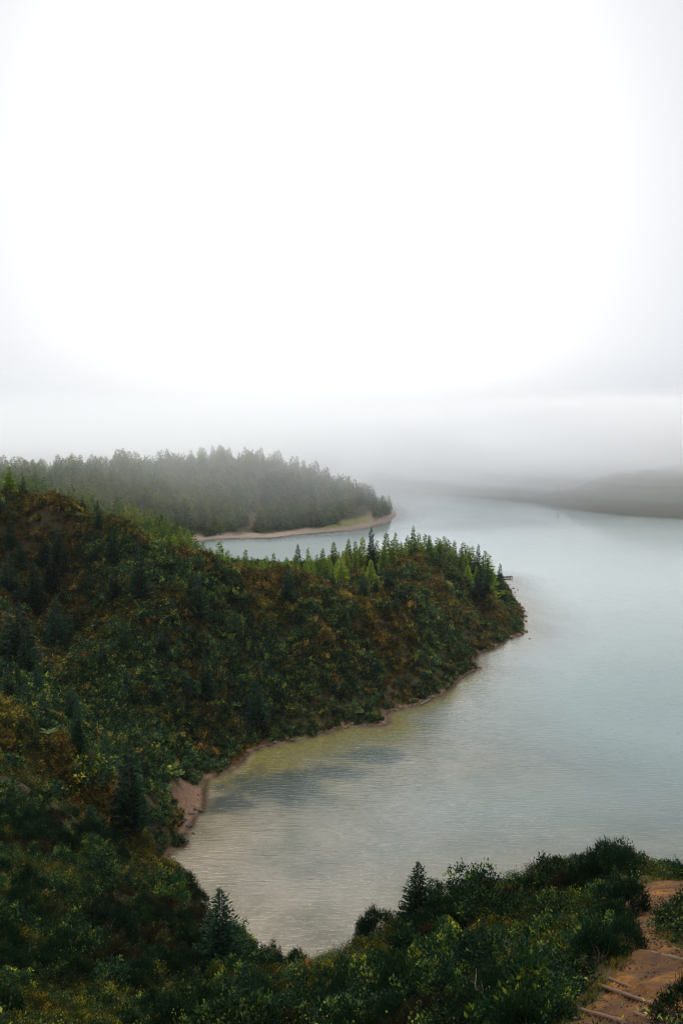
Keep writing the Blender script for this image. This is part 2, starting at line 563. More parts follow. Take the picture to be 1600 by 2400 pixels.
M['heath'] = leaf_mat('dark_heath_needles', [(0, (.003, .010, .008)), (.5, (.006, .018, .011)), (.85, (.016, .030, .012)), (1, (.07, .08, .018))])
rustz = [(0, (.012, .011, .009)), (.38, (.044, .032, .015)), (.62, (.100, .068, .022)), (.82, (.19, .125, .025)), (1, (.33, .22, .03))]
M['scrub'] = leaf_mat('hill_scrub_leaves', [(0, (.005, .019, .020)), (.36, (.012, .038, .027)), (.58, (.036, .076, .034)), (.78, (.13, .155, .034)), (1, (.30, .27, .035))],
                      rustz, 0.055, 0.57, 0.68, vary=1.1, bright=1.02)
M['scrub2'] = leaf_mat('hill_heath_leaves', [(0, (.009, .015, .011)), (.36, (.032, .036, .016)), (.58, (.085, .074, .020)), (.78, (.20, .155, .025)), (1, (.36, .26, .028))],
                       rustz, 0.05, 0.48, 0.66, vary=1.1, bright=1.02)
M['conifer'] = leaf_mat('dark_conifer_sprays', [(0, (.007, .022, .017)), (.5, (.013, .036, .023)), (1, (.034, .066, .028))], transl=.2)
M['young'] = leaf_mat('young_conifer_sprays', [(0, (.036, .074, .018)), (.5, (.092, .15, .026)), (1, (.25, .27, .03))], transl=.48)
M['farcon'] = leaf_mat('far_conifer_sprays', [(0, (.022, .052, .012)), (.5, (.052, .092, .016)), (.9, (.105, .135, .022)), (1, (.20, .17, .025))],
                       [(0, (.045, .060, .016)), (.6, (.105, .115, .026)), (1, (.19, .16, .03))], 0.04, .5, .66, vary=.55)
M['fern'] = leaf_mat('fern_fronds', [(0, (.04, .085, .03)), (.6, (.075, .135, .045)), (1, (.15, .20, .05))], transl=.4)
M['grass'] = leaf_mat('dry_grass', [(0, (.05, .05, .015)), (.5, (.12, .10, .025)), (1, (.26, .18, .04))], transl=.35)

m, t, out = new_mat('bark')
p = principled(t, ramp(t, noise(t, 6, 5), [(.3, (.035, .024, .016)), (.7, (.10, .075, .055))]), .9, .2, noise(t, 25, 4), .6, .02)
t.links.new(p.outputs[0], out.inputs[0]); M['bark'] = m
m, t, out = new_mat('grey_twig')
p = principled(t, ramp(t, noise(t, 8, 4), [(.3, (.10, .08, .065)), (.7, (.22, .19, .16))]), .9, .2)
t.links.new(p.outputs[0], out.inputs[0]); M['twig'] = m

# ground: soil and moss under the scrub, sand along the shore, lake bed
m, t, out = new_mat('ground_soil')
P_ = pos(t)
n1 = noise(t, 0.12, 6, .65, P_); n2 = noise(t, 1.3, 6, .7, P_); n3 = noise(t, 9.0, 4, .6, P_)
soil = ramp(t, n2, [(.3, (.018, .016, .009)), (.5, (.045, .032, .016)), (.7, (.09, .055, .025))])
moss = ramp(t, n2, [(.3, (.018, .026, .010)), (.7, (.06, .062, .018))])
c = mixc(t, ramp(t, n1, [(.42, (0, 0, 0)), (.58, (1, 1, 1))]), soil, moss)
sandc = ramp(t, n2, [(.25, (.050, .030, .021)), (.5, (.115, .068, .044)), (.75, (.185, .122, .072))])
sandc = mixc(t, ramp(t, n3, [(.55, (0, 0, 0)), (.7, (.6, .6, .6))]), sandc, (.12, .07, .05))
wt = N(t, 'ShaderNodeAttribute', attribute_name='wet')
sandc = mixc(t, wt.outputs['Fac'], sandc, mixc(t, 1.0, sandc, (.42, .40, .38), 'MULTIPLY'))
pa = N(t, 'ShaderNodeAttribute', attribute_name='palesand')
sandc = mixc(t, pa.outputs['Fac'], sandc, ramp(t, n2, [(.3, (.17, .125, .10)), (.7, (.34, .27, .22))]))
sa = N(t, 'ShaderNodeAttribute', attribute_name='sand')
c = mixc(t, sa.outputs['Fac'], c, sandc)
bedn = noise(t, 0.075, 5, .6, P_)
bedc = ramp(t, bedn, [(.34, (.135, .115, .085)), (.44, (.18, .148, .115)), (.54, (.235, .19, .155)), (.66, (.27, .215, .185)), (.75, (.20, .205, .11))])
bedc = mixc(t, ramp(t, n2, [(.4, (0, 0, 0)), (.75, (.5, .5, .5))]), bedc, (.14, .12, .08))
be = N(t, 'ShaderNodeAttribute', attribute_name='bed')
ol = N(t, 'ShaderNodeAttribute', attribute_name='algae')
bedc = mixc(t, ol.outputs['Fac'], bedc, ramp(t, n2, [(.3, (.075, .062, .016)), (.6, (.18, .142, .034)), (.8, (.25, .195, .065))]))
we = N(t, 'ShaderNodeAttribute', attribute_name='weed')
bedc = mixc(t, we.outputs['Fac'], bedc, (.030, .040, .042))
c = mixc(t, be.outputs['Fac'], c, bedc)
gr = N(t, 'ShaderNodeAttribute', attribute_name='meadow')
meadc = ramp(t, n2, [(.3, (.10, .12, .02)), (.55, (.17, .16, .045)), (.75, (.30, .25, .075))])
c = mixc(t, gr.outputs['Fac'], c, meadc)
p = principled(t, c, .95, .15, n3, .5, .08)
t.links.new(p.outputs[0], out.inputs[0]); M['ground'] = m

# trodden dirt
m, t, out = new_mat('trodden_dirt')
P_ = pos(t)
n1 = noise(t, .7, 5, .6, P_); n2 = noise(t, 5, 6, .75, P_); n3 = noise(t, 28, 4, .7, P_)
c = ramp(t, n1, [(.32, (.046, .022, .010)), (.5, (.112, .051, .017)), (.66, (.25, .110, .020))])
c = mixc(t, ramp(t, n2, [(.44, (0, 0, 0)), (.66, (.85, .85, .85))]), c, (.045, .026, .013))
c = mixc(t, ramp(t, n3, [(.55, (0, 0, 0)), (.72, (.6, .6, .6))]), c, (.045, .029, .017))
hb = math_node(t, 'ADD', n2, math_node(t, 'MULTIPLY', n3, .5))
p = principled(t, c, .95, .15, hb, .9, .06)
t.links.new(p.outputs[0], out.inputs[0]); M['path'] = m

# water: Fresnel reflection over a turbid body, the bed seen where it is shallow
m, t, out = new_mat('lake_water')
P_ = pos(t)
mp = N(t, 'ShaderNodeMapping')
mp.inputs['Rotation'].default_value = (0, 0, math.radians(19))
mp.inputs['Scale'].default_value = (.21, 1.0, 1)
t.links.new(P_, mp.inputs['Vector'])
wn = N(t, 'ShaderNodeTexNoise'); wn.inputs['Scale'].default_value = 1.55; wn.inputs['Detail'].default_value = 2
wn.inputs['Roughness'].default_value = .5; wn.inputs['Distortion'].default_value = .6
t.links.new(mp.outputs[0], wn.inputs['Vector'])
gust = noise(t, .03, 3, .6, P_)
wamp = ramp(t, gust, [(.35, (.65, .65, .65)), (.65, (1, 1, 1))])
bp = N(t, 'ShaderNodeBump'); bp.inputs['Strength'].default_value = 1.0; bp.inputs['Distance'].default_value = .125
sepw = N(t, 'ShaderNodeSeparateXYZ'); t.links.new(P_, sepw.inputs[0])
calm = N(t, 'ShaderNodeMapRange')                # the wind only reaches the near bay
for nm_, vl_ in (('From Min', 170), ('From Max', 420), ('To Min', 1.0), ('To Max', .16)): calm.inputs[nm_].default_value = vl_
t.links.new(sepw.outputs['Y'], calm.inputs['Value'])
t.links.new(math_node(t, 'MULTIPLY', math_node(t, 'MULTIPLY', wn.outputs['Fac'], wamp), calm.outputs[0]), bp.inputs['Height'])
gl = N(t, 'ShaderNodeBsdfGlossy'); gl.inputs['Roughness'].default_value = .08
gl.inputs['Color'].default_value = (1, 1, 1, 1)
t.links.new(bp.outputs[0], gl.inputs['Normal'])
body = N(t, 'ShaderNodeBsdfDiffuse')
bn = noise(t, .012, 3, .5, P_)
sky_sheen = N(t, 'ShaderNodeMapRange')               # bright sky reflection on the far lake, put into the body colour
for nm_, vl_ in (('From Min', 210), ('From Max', 560)): sky_sheen.inputs[nm_].default_value = vl_
t.links.new(sepw.outputs['Y'], sky_sheen.inputs['Value'])
t.links.new(mixc(t, sky_sheen.outputs[0], ramp(t, bn, [(.35, (.148, .205, .205)), (.65, (.170, .225, .222))]), (.41, .465, .47)), body.inputs['Color'])
tra = N(t, 'ShaderNodeBsdfTransparent'); tra.inputs['Color'].default_value = (.93, .96, .90, 1)
da = N(t, 'ShaderNodeAttribute', attribute_name='turbid')
mx1 = N(t, 'ShaderNodeMixShader')
t.links.new(da.outputs['Fac'], mx1.inputs[0]); t.links.new(tra.outputs[0], mx1.inputs[1]); t.links.new(body.outputs[0], mx1.inputs[2])
fr = N(t, 'ShaderNodeFresnel'); fr.inputs['IOR'].default_value = 1.33
t.links.new(bp.outputs[0], fr.inputs['Normal'])
mx2 = N(t, 'ShaderNodeMixShader')
t.links.new(fr.outputs[0], mx2.inputs[0]); t.links.new(mx1.outputs[0], mx2.inputs[1]); t.links.new(gl.outputs[0], mx2.inputs[2])
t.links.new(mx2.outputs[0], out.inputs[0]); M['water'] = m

m, t, out = new_mat('lava_rock')
oi = N(t, 'ShaderNodeObjectInfo')
n1 = noise(t, 2.5, 6, .7)
c = ramp(t, n1, [(.3, (.025, .022, .022)), (.7, (.085, .07, .065))])
p = principled(t, c, .85, .3, noise(t, 8, 5), .8, .06)
t.links.new(p.outputs[0], out.inputs[0]); M['rock'] = m
m, t, out = new_mat('brown_shore_rock')
c = ramp(t, noise(t, 2.0, 6, .7), [(.3, (.055, .035, .028)), (.55, (.14, .085, .065)), (.75, (.22, .15, .12))])
p = principled(t, c, .9, .2, noise(t, 8, 5), .8, .06)
t.links.new(p.outputs[0], out.inputs[0]); M['brownrock'] = m
m, t, out = new_mat('pale_stone')
c = ramp(t, noise(t, 5.0, 6, .7), [(.3, (.26, .21, .17)), (.7, (.5, .42, .35))])
p = principled(t, c, .9, .2, noise(t, 14, 5), .8, .04)
t.links.new(p.outputs[0], out.inputs[0]); M['pale'] = m
m, t, out = new_mat('weathered_timber')
mpn = N(t, 'ShaderNodeMapping'); mpn.inputs['Scale'].default_value = (2, 40, 40)
tcn = N(t, 'ShaderNodeTexCoord'); t.links.new(tcn.outputs['Object'], mpn.inputs['Vector'])
gn = noise(t, 1.0, 5, .6, mpn.outputs[0])
c = ramp(t, gn, [(.3, (.050, .030, .018)), (.6, (.14, .082, .045)), (.8, (.24, .155, .095))])
p = principled(t, c, .8, .25, gn, .6, .01)
t.links.new(p.outputs[0], out.inputs[0]); M['timber'] = m
m, t, out = new_mat('dark_jetty_wood')
c = ramp(t, noise(t, 4, 4), [(.3, (.035, .032, .03)), (.7, (.09, .08, .07))])
p = principled(t, c, .85, .25)
t.links.new(p.outputs[0], out.inputs[0]); M['jetty'] = m


def flat(name, col, rough=.75, spec=.25):
    m, t, out = new_mat(name)
    nzz = noise(t, 9, 3)
    c = mixc(t, nzz, tuple(x * .8 for x in col), tuple(min(1, x * 1.2) for x in col))
    p = principled(t, c, rough, spec)
    t.links.new(p.outputs[0], out.inputs[0])
    return m


def volume_mat(name, dens, col=(1, 1, 1), g=0.25):
    m, t, out = new_mat(name)
    v = N(t, 'ShaderNodeVolumePrincipled')
    v.inputs['Color'].default_value = col + (1,)
    v.inputs['Density'].default_value = dens
    v.inputs['Anisotropy'].default_value = g
    t.links.new(v.outputs[0], out.inputs['Volume'])
    return m


# ------------------------------------------------------------------ ground and lake
def polar_axes():
    fine = np.radians(np.arange(-38, 38.01, 0.2))
    a = np.radians(np.arange(40, 321, 4.0))
    ang = np.concatenate([fine, a])            # closed ring, 0 = straight ahead
    rad = [1.5]
    while rad[-1] < 2600: rad.append(rad[-1] * 1.0125 + 0.02)
    return ang, np.array(rad)


ANG, RAD = polar_axes()
na, nr = len(ANG), len(RAD)
GX = (RAD[:, None] * np.sin(ANG)[None, :]); GY = (RAD[:, None] * np.cos(ANG)[None, :])
GH, GD, GP = terrain(GX, GY, True)
GHr = GH - 0.14 * (1 - sstep(-0.25, 0.05, GP))      # a bed cut for the path
idx = np.arange(nr * na).reshape(nr, na)
i2 = np.roll(idx, -1, axis=1)
Fq = np.stack([idx[:-1], i2[:-1], i2[1:], idx[1:]], -1).reshape(-1, 4)
V = np.stack([GX, GY, GHr], -1).reshape(-1, 3)
# centre fan closed by one more vertex
Rg = np.hypot(GX, GY)
nzb = fbm(GX / 6, GY / 6, 3, 55)
beachw = np.where(Rg > 480, 9 + 14 * nzb, 1.3 + 5.0 * nzb)
bx = (GX > -75) & (GX < 45) & (GY > 540) & (GY < 700)
beachw = np.where(bx, np.where(GX > 22, 5, 12) + 6 * nzb, beachw)
sx, sy = onwater(440, 1880)[:2]
beachw = np.where(np.hypot(GX - sx, GY - sy) < 6.5, 5.0, beachw)
beachw = np.where(np.hypot(GX - onwater(545, 1785)[0], GY - onwater(545, 1785)[1]) < 9, 3.4 + 4 * nzb, beachw)
beachw = np.where((GX > 120) & (GY > 500), 0.02, beachw)
sand = 1 - sstep(0.75, 1.15, GD / np.maximum(beachw, 0.3))
bankp = at(590, 1225, 585)
bank = 1 - sstep(.7, 1.1, np.hypot((GX - bankp[0]) / 9, (GY - bankp[1]) / 14) + nzb)
sand = np.maximum(sand, np.where(GY > 540, bank, 0))
farshore = (GX > 110) & (GY > 480)
sand = np.where(farshore, 0, sand)
bed = sstep(0.0, 1.5, -GD) * np.where(farshore, .15, 1)
mx0 = onwater(740, 1243)[0]; mx1_ = onwater(885, 1228)[0]
mead = sstep(mx0, mx0 + 8, GX) * (1 - sstep(mx1_ - 4, mx1_ + 2, GX)) * sstep(6, 9, GD + 6 * nzb) * (1 - sstep(17, 22, GD + 8 * nzb)) * (1 - sstep(3.2, 5.0, GH + 2 * nzb)) * (GY > 550) * (GY < 700)
algae = sstep(.02, .25, -GH) * (1 - sstep(.6, 1.7, -GH + .9 * nzb)) * sstep(153, 166, GY) * (1 - sstep(222, 258, GY)) * (GX > -32) * .95
weed = np.zeros_like(GX)
for (u_, v_, ra, rb) in ((650, 1835, 13, 9), (760, 1800, 9, 5), (560, 1880, 7, 5), (870, 1760, 8, 5), (520, 1800, 3, 3)):
    wp = onwater(u_, v_)
    weed = np.maximum(weed, 1 - sstep(.5, 1.25, np.hypot((GX - wp[0]) / ra, (GY - wp[1]) / rb) + 1.3 * fbm(GX / 3.5, GY / 3.5, 3, 66)))
g_me = mesh_np('ground', V, Fq, M['ground'], {'sand': ('POINT', sand.ravel()), 'bed': ('POINT', bed.ravel()), 'meadow': ('POINT', mead.ravel()), 'algae': ('POINT', algae.ravel()), 'weed': ('POINT', .85 * weed.ravel()), 'palesand': ('POINT', (.85 * (GY > 500) * (1 - bank)).ravel()), 'wet': ('POINT', (1 - sstep(.25, .9, GD + .8 * nzb)).ravel())}, True)
tag(link('ground', g_me), kind='structure')

wf = Fq[(GD.ravel()[Fq] < 2.0).any(1)]
used, inv = np.unique(wf.ravel(), return_inverse=True)
wv = np.stack([GX.ravel()[used], GY.ravel()[used], np.zeros(len(used))], -1)
depth = np.maximum(-GH.ravel()[used], 0)
turb = 1 - np.exp(-np.maximum(depth - 0.15, 0) / 4.6)
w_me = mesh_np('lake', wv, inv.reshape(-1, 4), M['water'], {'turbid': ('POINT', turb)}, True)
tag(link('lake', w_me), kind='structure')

# ------------------------------------------------------------------ dirt path with timber steps
pc = np.array([p[:2] for p in PATH]); pw = np.array([p[2] for p in PATH])
seg = np.hypot(*(pc[1:] - pc[:-1]).T)
cum = np.concatenate([[0], np.cumsum(seg)])
ss = np.arange(0, cum[-1], 0.12)
cx = np.interp(ss, cum, pc[:, 0]); cy = np.interp(ss, cum, pc[:, 1]); cwid = np.interp(ss, cum, pw)
tx = np.gradient(cx); ty = np.gradient(cy); tl = np.hypot(tx, ty); tx /= tl; ty /= tl
lat = np.linspace(-1.25, 1.25, 25)
PX = cx[:, None] + (ty[:, None]) * lat[None, :] * cwid[:, None]
PY = cy[:, None] - (tx[:, None]) * lat[None, :] * cwid[:, None]
PZ = terrain(PX, PY) + 0.02 + 0.16 * fbm(PX * 1.9, PY * 1.9, 4, 3) - 0.10 * sstep(.9, 1.25, np.abs(lat))[None, :]
LOG_PX = [((1484, 2228), (1606, 2256), .075), ((1430, 2296), (1553, 2346), .045), ((1406, 2311), (1542, 2361), .05), ((1366, 2369), (1462, 2398), .05),
          ((1490, 2378), (1530, 2394), .04)]


def ground_hit(u, v):
    return cast([(u, v)])[0]


logs = []
for a, b, r in LOG_PX:
    A = ground_hit(*a); B = ground_hit(*b); logs.append((A, B, r))
    # tread above the log lifted, tread below cut: a real little riser
    dvec = (B - A)[:2]; L = np.hypot(*dvec); nrm = np.array([-dvec[1], dvec[0]]) / L
    if nrm[1] > 0: nrm = -nrm                   # towards the viewpoint = uphill
    tt = ((PX - A[0]) * dvec[0] + (PY - A[1]) * dvec[1]) / L ** 2
    side = (PX - A[0]) * nrm[0] + (PY - A[1]) * nrm[1]
    inr = (tt > -0.1) & (tt < 1.1)
    PZ += np.where(inr & (side > 0) & (side < 0.5), 0.07 * (1 - side / 0.5), 0) - np.where(inr & (side <= 0) & (side > -0.6), 0.06 * (1 + side / 0.6), 0)
pi_ = np.arange(PX.size).reshape(PX.shape)
pf = np.stack([pi_[:-1, :-1], pi_[1:, :-1], pi_[1:, 1:], pi_[:-1, 1:]], -1).reshape(-1, 4)
tag(link('path', mesh_np('path', np.stack([PX, PY, PZ], -1).reshape(-1, 3), pf, M['path'], None, True)), kind='structure')
LOGLAB = ['thick timber step edge, uppermost of the steps where the dirt path narrows', 'thin timber step edge second from the top on the dirt path',
          'bent timber step edge across the middle of the dirt path', 'half-buried timber step edge at the bottom edge left of the path',
          'short broken timber step edge low on the path beside the dark bush']
for (A, B, r), lab in zip(logs, LOGLAB):
    n = 9
    pts = []
    for k in range(n):
        f = k / (n - 1)
        q = A + (B - A) * f
        q = q + np.array([0, 0, .05 * math.sin(f * math.pi) * (.5 - r * 5) + .012])
        q[0] += .02 * math.sin(5 * f + r * 90); q[1] += .03 * math.sin(3.3 * f + r * 60)
        pts.append(q)
    v, f = tube(np.array(pts) - A, [r * (1 + .12 * math.sin(k * 1.7 + r * 40)) for k in range(n)], 8)
    o = link('timber_step', mesh_np('timber_step', v, f, M['timber'], None, True), None, A)
    tag(o, lab, 'step', 'timber step edges on the dirt path')

# ------------------------------------------------------------------ plant meshes
def leaves_mesh(name, C, D, L, Wd, mat, rnd, cup=0.0):
    """diamond leaves: centres C, axis D (unit), length L, width Wd"""
    n = len(C)
    R = RNG.normal(size=(n, 3))
    side = np.cross(D, R); side /= np.linalg.norm(side, axis=1, keepdims=True) + 1e-9
    nor = np.cross(side, D)
    L = np.broadcast_to(np.asarray(L, float).reshape(-1, 1), (n, 1)); Wd = np.broadcast_to(np.asarray(Wd, float).reshape(-1, 1), (n, 1))
    a = C; b = C + D * L * .45 + side * Wd * .5 + nor * cup * Wd; c = C + D * L; d = C + D * L * .45 - side * Wd * .5 + nor * cup * Wd
    V = np.stack([a, b, c, d], 1).reshape(-1, 3)
    F = np.arange(n * 4).reshape(n, 4)
    return mesh_np(name, V, F, mat, {'rnd': ('FACE', rnd)})


def unit(v):
    return v / (np.linalg.norm(v, axis=-1, keepdims=True) + 1e-9)


def shrub_pts(nclump, per, rx, rz, spread, upb=0.4, lump=.25):
    """leaf positions of a lumpy dome: clump centres on and inside an uneven dome"""
    d = unit(RNG.normal(size=(nclump, 3)))
    d[:, 2] = np.abs(d[:, 2]) * 1.05 - 0.08
    lum = 1 + lump * np.sin(d[:, 0] * 4.1 + RNG.uniform(0, 6)) * np.sin(d[:, 1] * 3.7 + RNG.uniform(0, 6)) + RNG.uniform(-lump, lump * .8, nclump) * .8
    rr = lum * RNG.uniform(.62, 1.0, nclump) ** .6
    cc = np.stack([d[:, 0] * rx * rr, d[:, 1] * rx * rr, np.maximum(d[:, 2], -.05) * rz * rr + .12 * rz], 1)
    C = np.repeat(cc, per, 0); DD = np.repeat(d, per, 0)
    off = RNG.normal(size=C.shape) * spread
    C = C + off
    ax = unit(DD * .6 + RNG.normal(size=C.shape) * .6 + np.array([0, 0, upb]))
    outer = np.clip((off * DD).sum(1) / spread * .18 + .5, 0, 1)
    return C, ax, outer, np.repeat(np.arange(nclump), per), cc


def stems_mesh(name, cc, rz, k, mat, r0=.03):
    ls = []
    for i in RNG.choice(len(cc), k, replace=False):
        e = cc[i]
        p = [np.array([RNG.normal() * .08, RNG.normal() * .08, -.35]), np.array([e[0] * .35, e[1] * .35, rz * .25]) + RNG.normal(size=3) * .05, e * .92]
        ls.append(tube(p, [r0, r0 * .7, r0 * .25], 5, False))
    v, f = join_vf(ls)
    return mesh_np(name, v, f, mat, None, True)


def make_shrub(name, mat, nclump=70, per=30, rx=.9, rz=1.1, spread=.10, L=.12, Wd=.055, upb=.4, lump=.28, stems=9):
    C, ax, o, cid, cc = shrub_pts(nclump, per, rx, rz, spread, upb, lump)
    crnd = RNG.uniform(0, 1, nclump)[cid]
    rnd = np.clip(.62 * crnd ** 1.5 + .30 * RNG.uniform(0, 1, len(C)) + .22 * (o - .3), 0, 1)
    n = len(C)
    me = leaves_mesh(name, C, ax, L * RNG.uniform(.7, 1.3, n), Wd * RNG.uniform(.7, 1.3, n), mat, rnd)
    return [('foliage', me), ('stem', stems_mesh(name + '_stems', cc, rz, stems, M['bark']))]


SHR = {}
SHR['dark'] = [make_shrub('shrub_foliage', M['dark'], 80, 32, .95, 1.15, .10, .125, .06) for _ in range(3)]
SHR['mid'] = [make_shrub('shrub_foliage', M['mid'], 70, 32, .9, 1.2, .10, .13, .06) for _ in range(3)]
SHR['gold'] = [make_shrub('shrub_foliage', M['gold'], 42, 26, .75, 1.0, .10, .13, .06) for _ in range(2)]
SHR['red'] = [make_shrub('shrub_foliage', M['red'], 40, 28, .7, .8, .10, .12, .058) for _ in range(2)]
SHR['heath'] = [make_shrub('heath_foliage', M['heath'], 120, 32, .95, 1.2, .09, .17, .03, .9, .18) for _ in range(3)]
SHR['rust'] = [make_shrub('heath_foliage', M['rust'], 100, 32, .9, .95, .09, .17, .03, .9, .22) for _ in range(2)]


def make_conifer(name, mat, levels=30, R=.17, tufts=4, base=.06, droop=.15, spr=.075, openness=0.0, pw=.8):
    """unit-height conifer: whorls of upswept sprays in a narrow cone"""
    C = []; D = []; L = []; Wd = []; rnd = []
    z = base
    for i in range(levels):
        f = i / (levels - 1)
        z = base + (0.965 - base) * f
        rad = R * (1 - f) ** pw * (1 + .22 * RNG.uniform(-1, 1)) + .008
        if f < .12: rad *= .7 + 2.5 * f
        nb = max(4, int(round(9 * (1 - f) + 4)))
        a0 = RNG.uniform(0, 6.28)
        for b in range(nb):
            if RNG.uniform() < openness: continue
            a = a0 + 6.283 * b / nb + RNG.normal() * .15
            rl = rad * RNG.uniform(.7, 1.15)
            br = RNG.uniform(0, 1)
            nt_ = max(2, int(round(tufts * (.4 + rl / R))))
            for k in range(nt_):
                g = (k + .6) / nt_
                px = math.cos(a) * rl * g; py = math.sin(a) * rl * g
                pz = z - droop * rl * math.sin(g * 2.2) + RNG.normal() * .008
                C.append((px, py, pz))
                aa = a + RNG.normal() * .5
                D.append((math.cos(aa), math.sin(aa), RNG.uniform(.1, .9)))
                ln = spr * (1.0 - .5 * f) * RNG.uniform(.7, 1.3)
                L.append(ln); Wd.append(ln * .42)
                rnd.append(.5 * br + .25 * g + .25 * RNG.uniform())
    for k in range(8):
        C.append((0, 0, .90 + .012 * k)); D.append((RNG.normal() * .25, RNG.normal() * .25, 1)); L.append(.05); Wd.append(.014); rnd.append(.8)
    me = leaves_mesh(name, np.array(C), unit(np.array(D)), np.array(L), np.array(Wd), mat, np.clip(rnd, 0, 1))
    v, f = tube([(0, 0, -.04), (0, 0, .3), (0, 0, .96)], [.018, .012, .002], 6, False)
    tr = mesh_np(name + '_trunk', v, f, M['bark'], None, True)
    return [('crown', me), ('trunk', tr)]


CON = {'conifer': [make_conifer('conifer_crown', M['conifer'], 30, R, 5) for R in (.15, .18, .22, .19)],
       'young': [make_conifer('young_conifer_crown', M['young'], 22, R, 5, .03, .06, .11, .05, .8) for R in (.15, .18, .21, .17, .20)],
       'far': [make_conifer('far_conifer_crown', M['farcon'], 16, R, 4, .05, .12, .13, .05, .62) for R in (.20, .25, .30, .23)],
       'big': [make_conifer('dense_conifer_crown', M['conifer'], 52, R, 9, .0, .10, .06, .0, .60) for R in (.27, .29)]}

# round broadleaf crowns for the far wood and the slopes
def make_round(name, mat, nclump=46, per=14, L=.5, Wd=.28, rx=1.0, rz=1.0, spread=.2):
    C, ax, o, cid, cc = shrub_pts(nclump, per, rx, rz, spread, .2, .35)
    crnd = RNG.uniform(0, 1, nclump)[cid]
    n = len(C)
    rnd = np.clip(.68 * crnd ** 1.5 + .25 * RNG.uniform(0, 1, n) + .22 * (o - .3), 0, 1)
    return leaves_mesh(name, C, ax, L * RNG.uniform(.6, 1.3, n), Wd * RNG.uniform(.6, 1.3, n), mat, rnd)


SCRUB = [make_round('scrub_clump', M['scrub'], 46, 16, .25, .135, 1.0, .9, .15) for _ in range(4)] + \
        [make_round('heath_clump', M['scrub2'], 46, 15, .28, .11, 1.0, .75, .15) for _ in range(4)]
ROUNDFAR = [make_round('far_round_crown', M['farcon'], 40, 14, .3, .2) for _ in range(3)]
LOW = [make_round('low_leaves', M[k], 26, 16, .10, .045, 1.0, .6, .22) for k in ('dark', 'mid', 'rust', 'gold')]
HSLOPE = [make_round('slope_bush', M['dark'], 50, 20, .20, .11, 1.0, .9, .12) for _ in range(3)] + [make_round('slope_bush', M['mid'], 50, 18, .20, .11, 1.0, .9, .12) for _ in range(2)]


# scatter of uncountable plants by geometry nodes on one object
def scatter(name, meshes, pts, rot, scl, idx, label=None):
    me = bpy.data.meshes.new(name)
    pts = np.asarray(pts, np.float32)
    me.vertices.add(len(pts)); me.vertices.foreach_set('co', pts.ravel())
    a = me.attributes.new('i_rot', 'FLOAT_VECTOR', 'POINT'); a.data.foreach_set('vector', np.asarray(rot, np.float32).ravel())
    a = me.attributes.new('i_scl', 'FLOAT_VECTOR', 'POINT'); a.data.foreach_set('vector', np.asarray(scl, np.float32).ravel())
    a = me.attributes.new('i_idx', 'INT', 'POINT'); a.data.foreach_set('value', np.asarray(idx, np.int32))
    o = link(name, me)
    tag(o, label, None, None, 'stuff')
    ng = bpy.data.node_groups.new(name + '_nodes', 'GeometryNodeTree')
    ng.interface.new_socket('Geometry', in_out='INPUT', socket_type='NodeSocketGeometry')
    ng.interface.new_socket('Geometry', in_out='OUTPUT', socket_type='NodeSocketGeometry')
    gi = ng.nodes.new('NodeGroupInput'); go = ng.nodes.new('NodeGroupOutput')
    jn = ng.nodes.new('GeometryNodeJoinGeometry')

    def named(nm, ty):
        n = ng.nodes.new('GeometryNodeInputNamedAttribute'); n.data_type = ty
        n.inputs['Name'].default_value = nm
        return n.outputs['Attribute']
    nr_, ns_, ni_ = named('i_rot', 'FLOAT_VECTOR'), named('i_scl', 'FLOAT_VECTOR'), named('i_idx', 'INT')
    for k, pm in enumerate(meshes):
        po = bpy.data.objects.new(name + '_source', pm)
        oi = ng.nodes.new('GeometryNodeObjectInfo'); oi.inputs['Object'].default_value = po
        ip = ng.nodes.new('GeometryNodeInstanceOnPoints')
        cm = ng.nodes.new('FunctionNodeCompare'); cm.data_type = 'INT'; cm.operation = 'EQUAL'
        si = [s for s in cm.inputs if s.enabled and s.type == 'INT']
        ng.links.new(ni_, si[0]); si[1].default_value = k
        ng.links.new(gi.outputs[0], ip.inputs['Points'])
        ng.links.new(cm.outputs[0], ip.inputs['Selection'])
        ng.links.new(oi.outputs['Geometry'], ip.inputs['Instance'])
        ng.links.new(nr_, ip.inputs['Rotation'])
        ng.links.new(ns_, ip.inputs['Scale'])
        ng.links.new(ip.outputs[0], jn.inputs[0])
    ng.links.new(jn.outputs[0], go.inputs[0])
    md = o.modifiers.new('scatter', 'NODES'); md.node_group = ng
    return o


def polar_samples(n, r0, r1, half=32, p=2.0):
    a = np.radians(RNG.uniform(-half, half, n))
    u = RNG.uniform(0, 1, n)
    if p == 2.0:                                # 1/r^2 density on the ground
        r = r0 * (r1 / r0) ** u
    else:
        r = np.sqrt(r0 ** 2 + (r1 ** 2 - r0 ** 2) * u)
    return r * np.sin(a), r * np.cos(a)


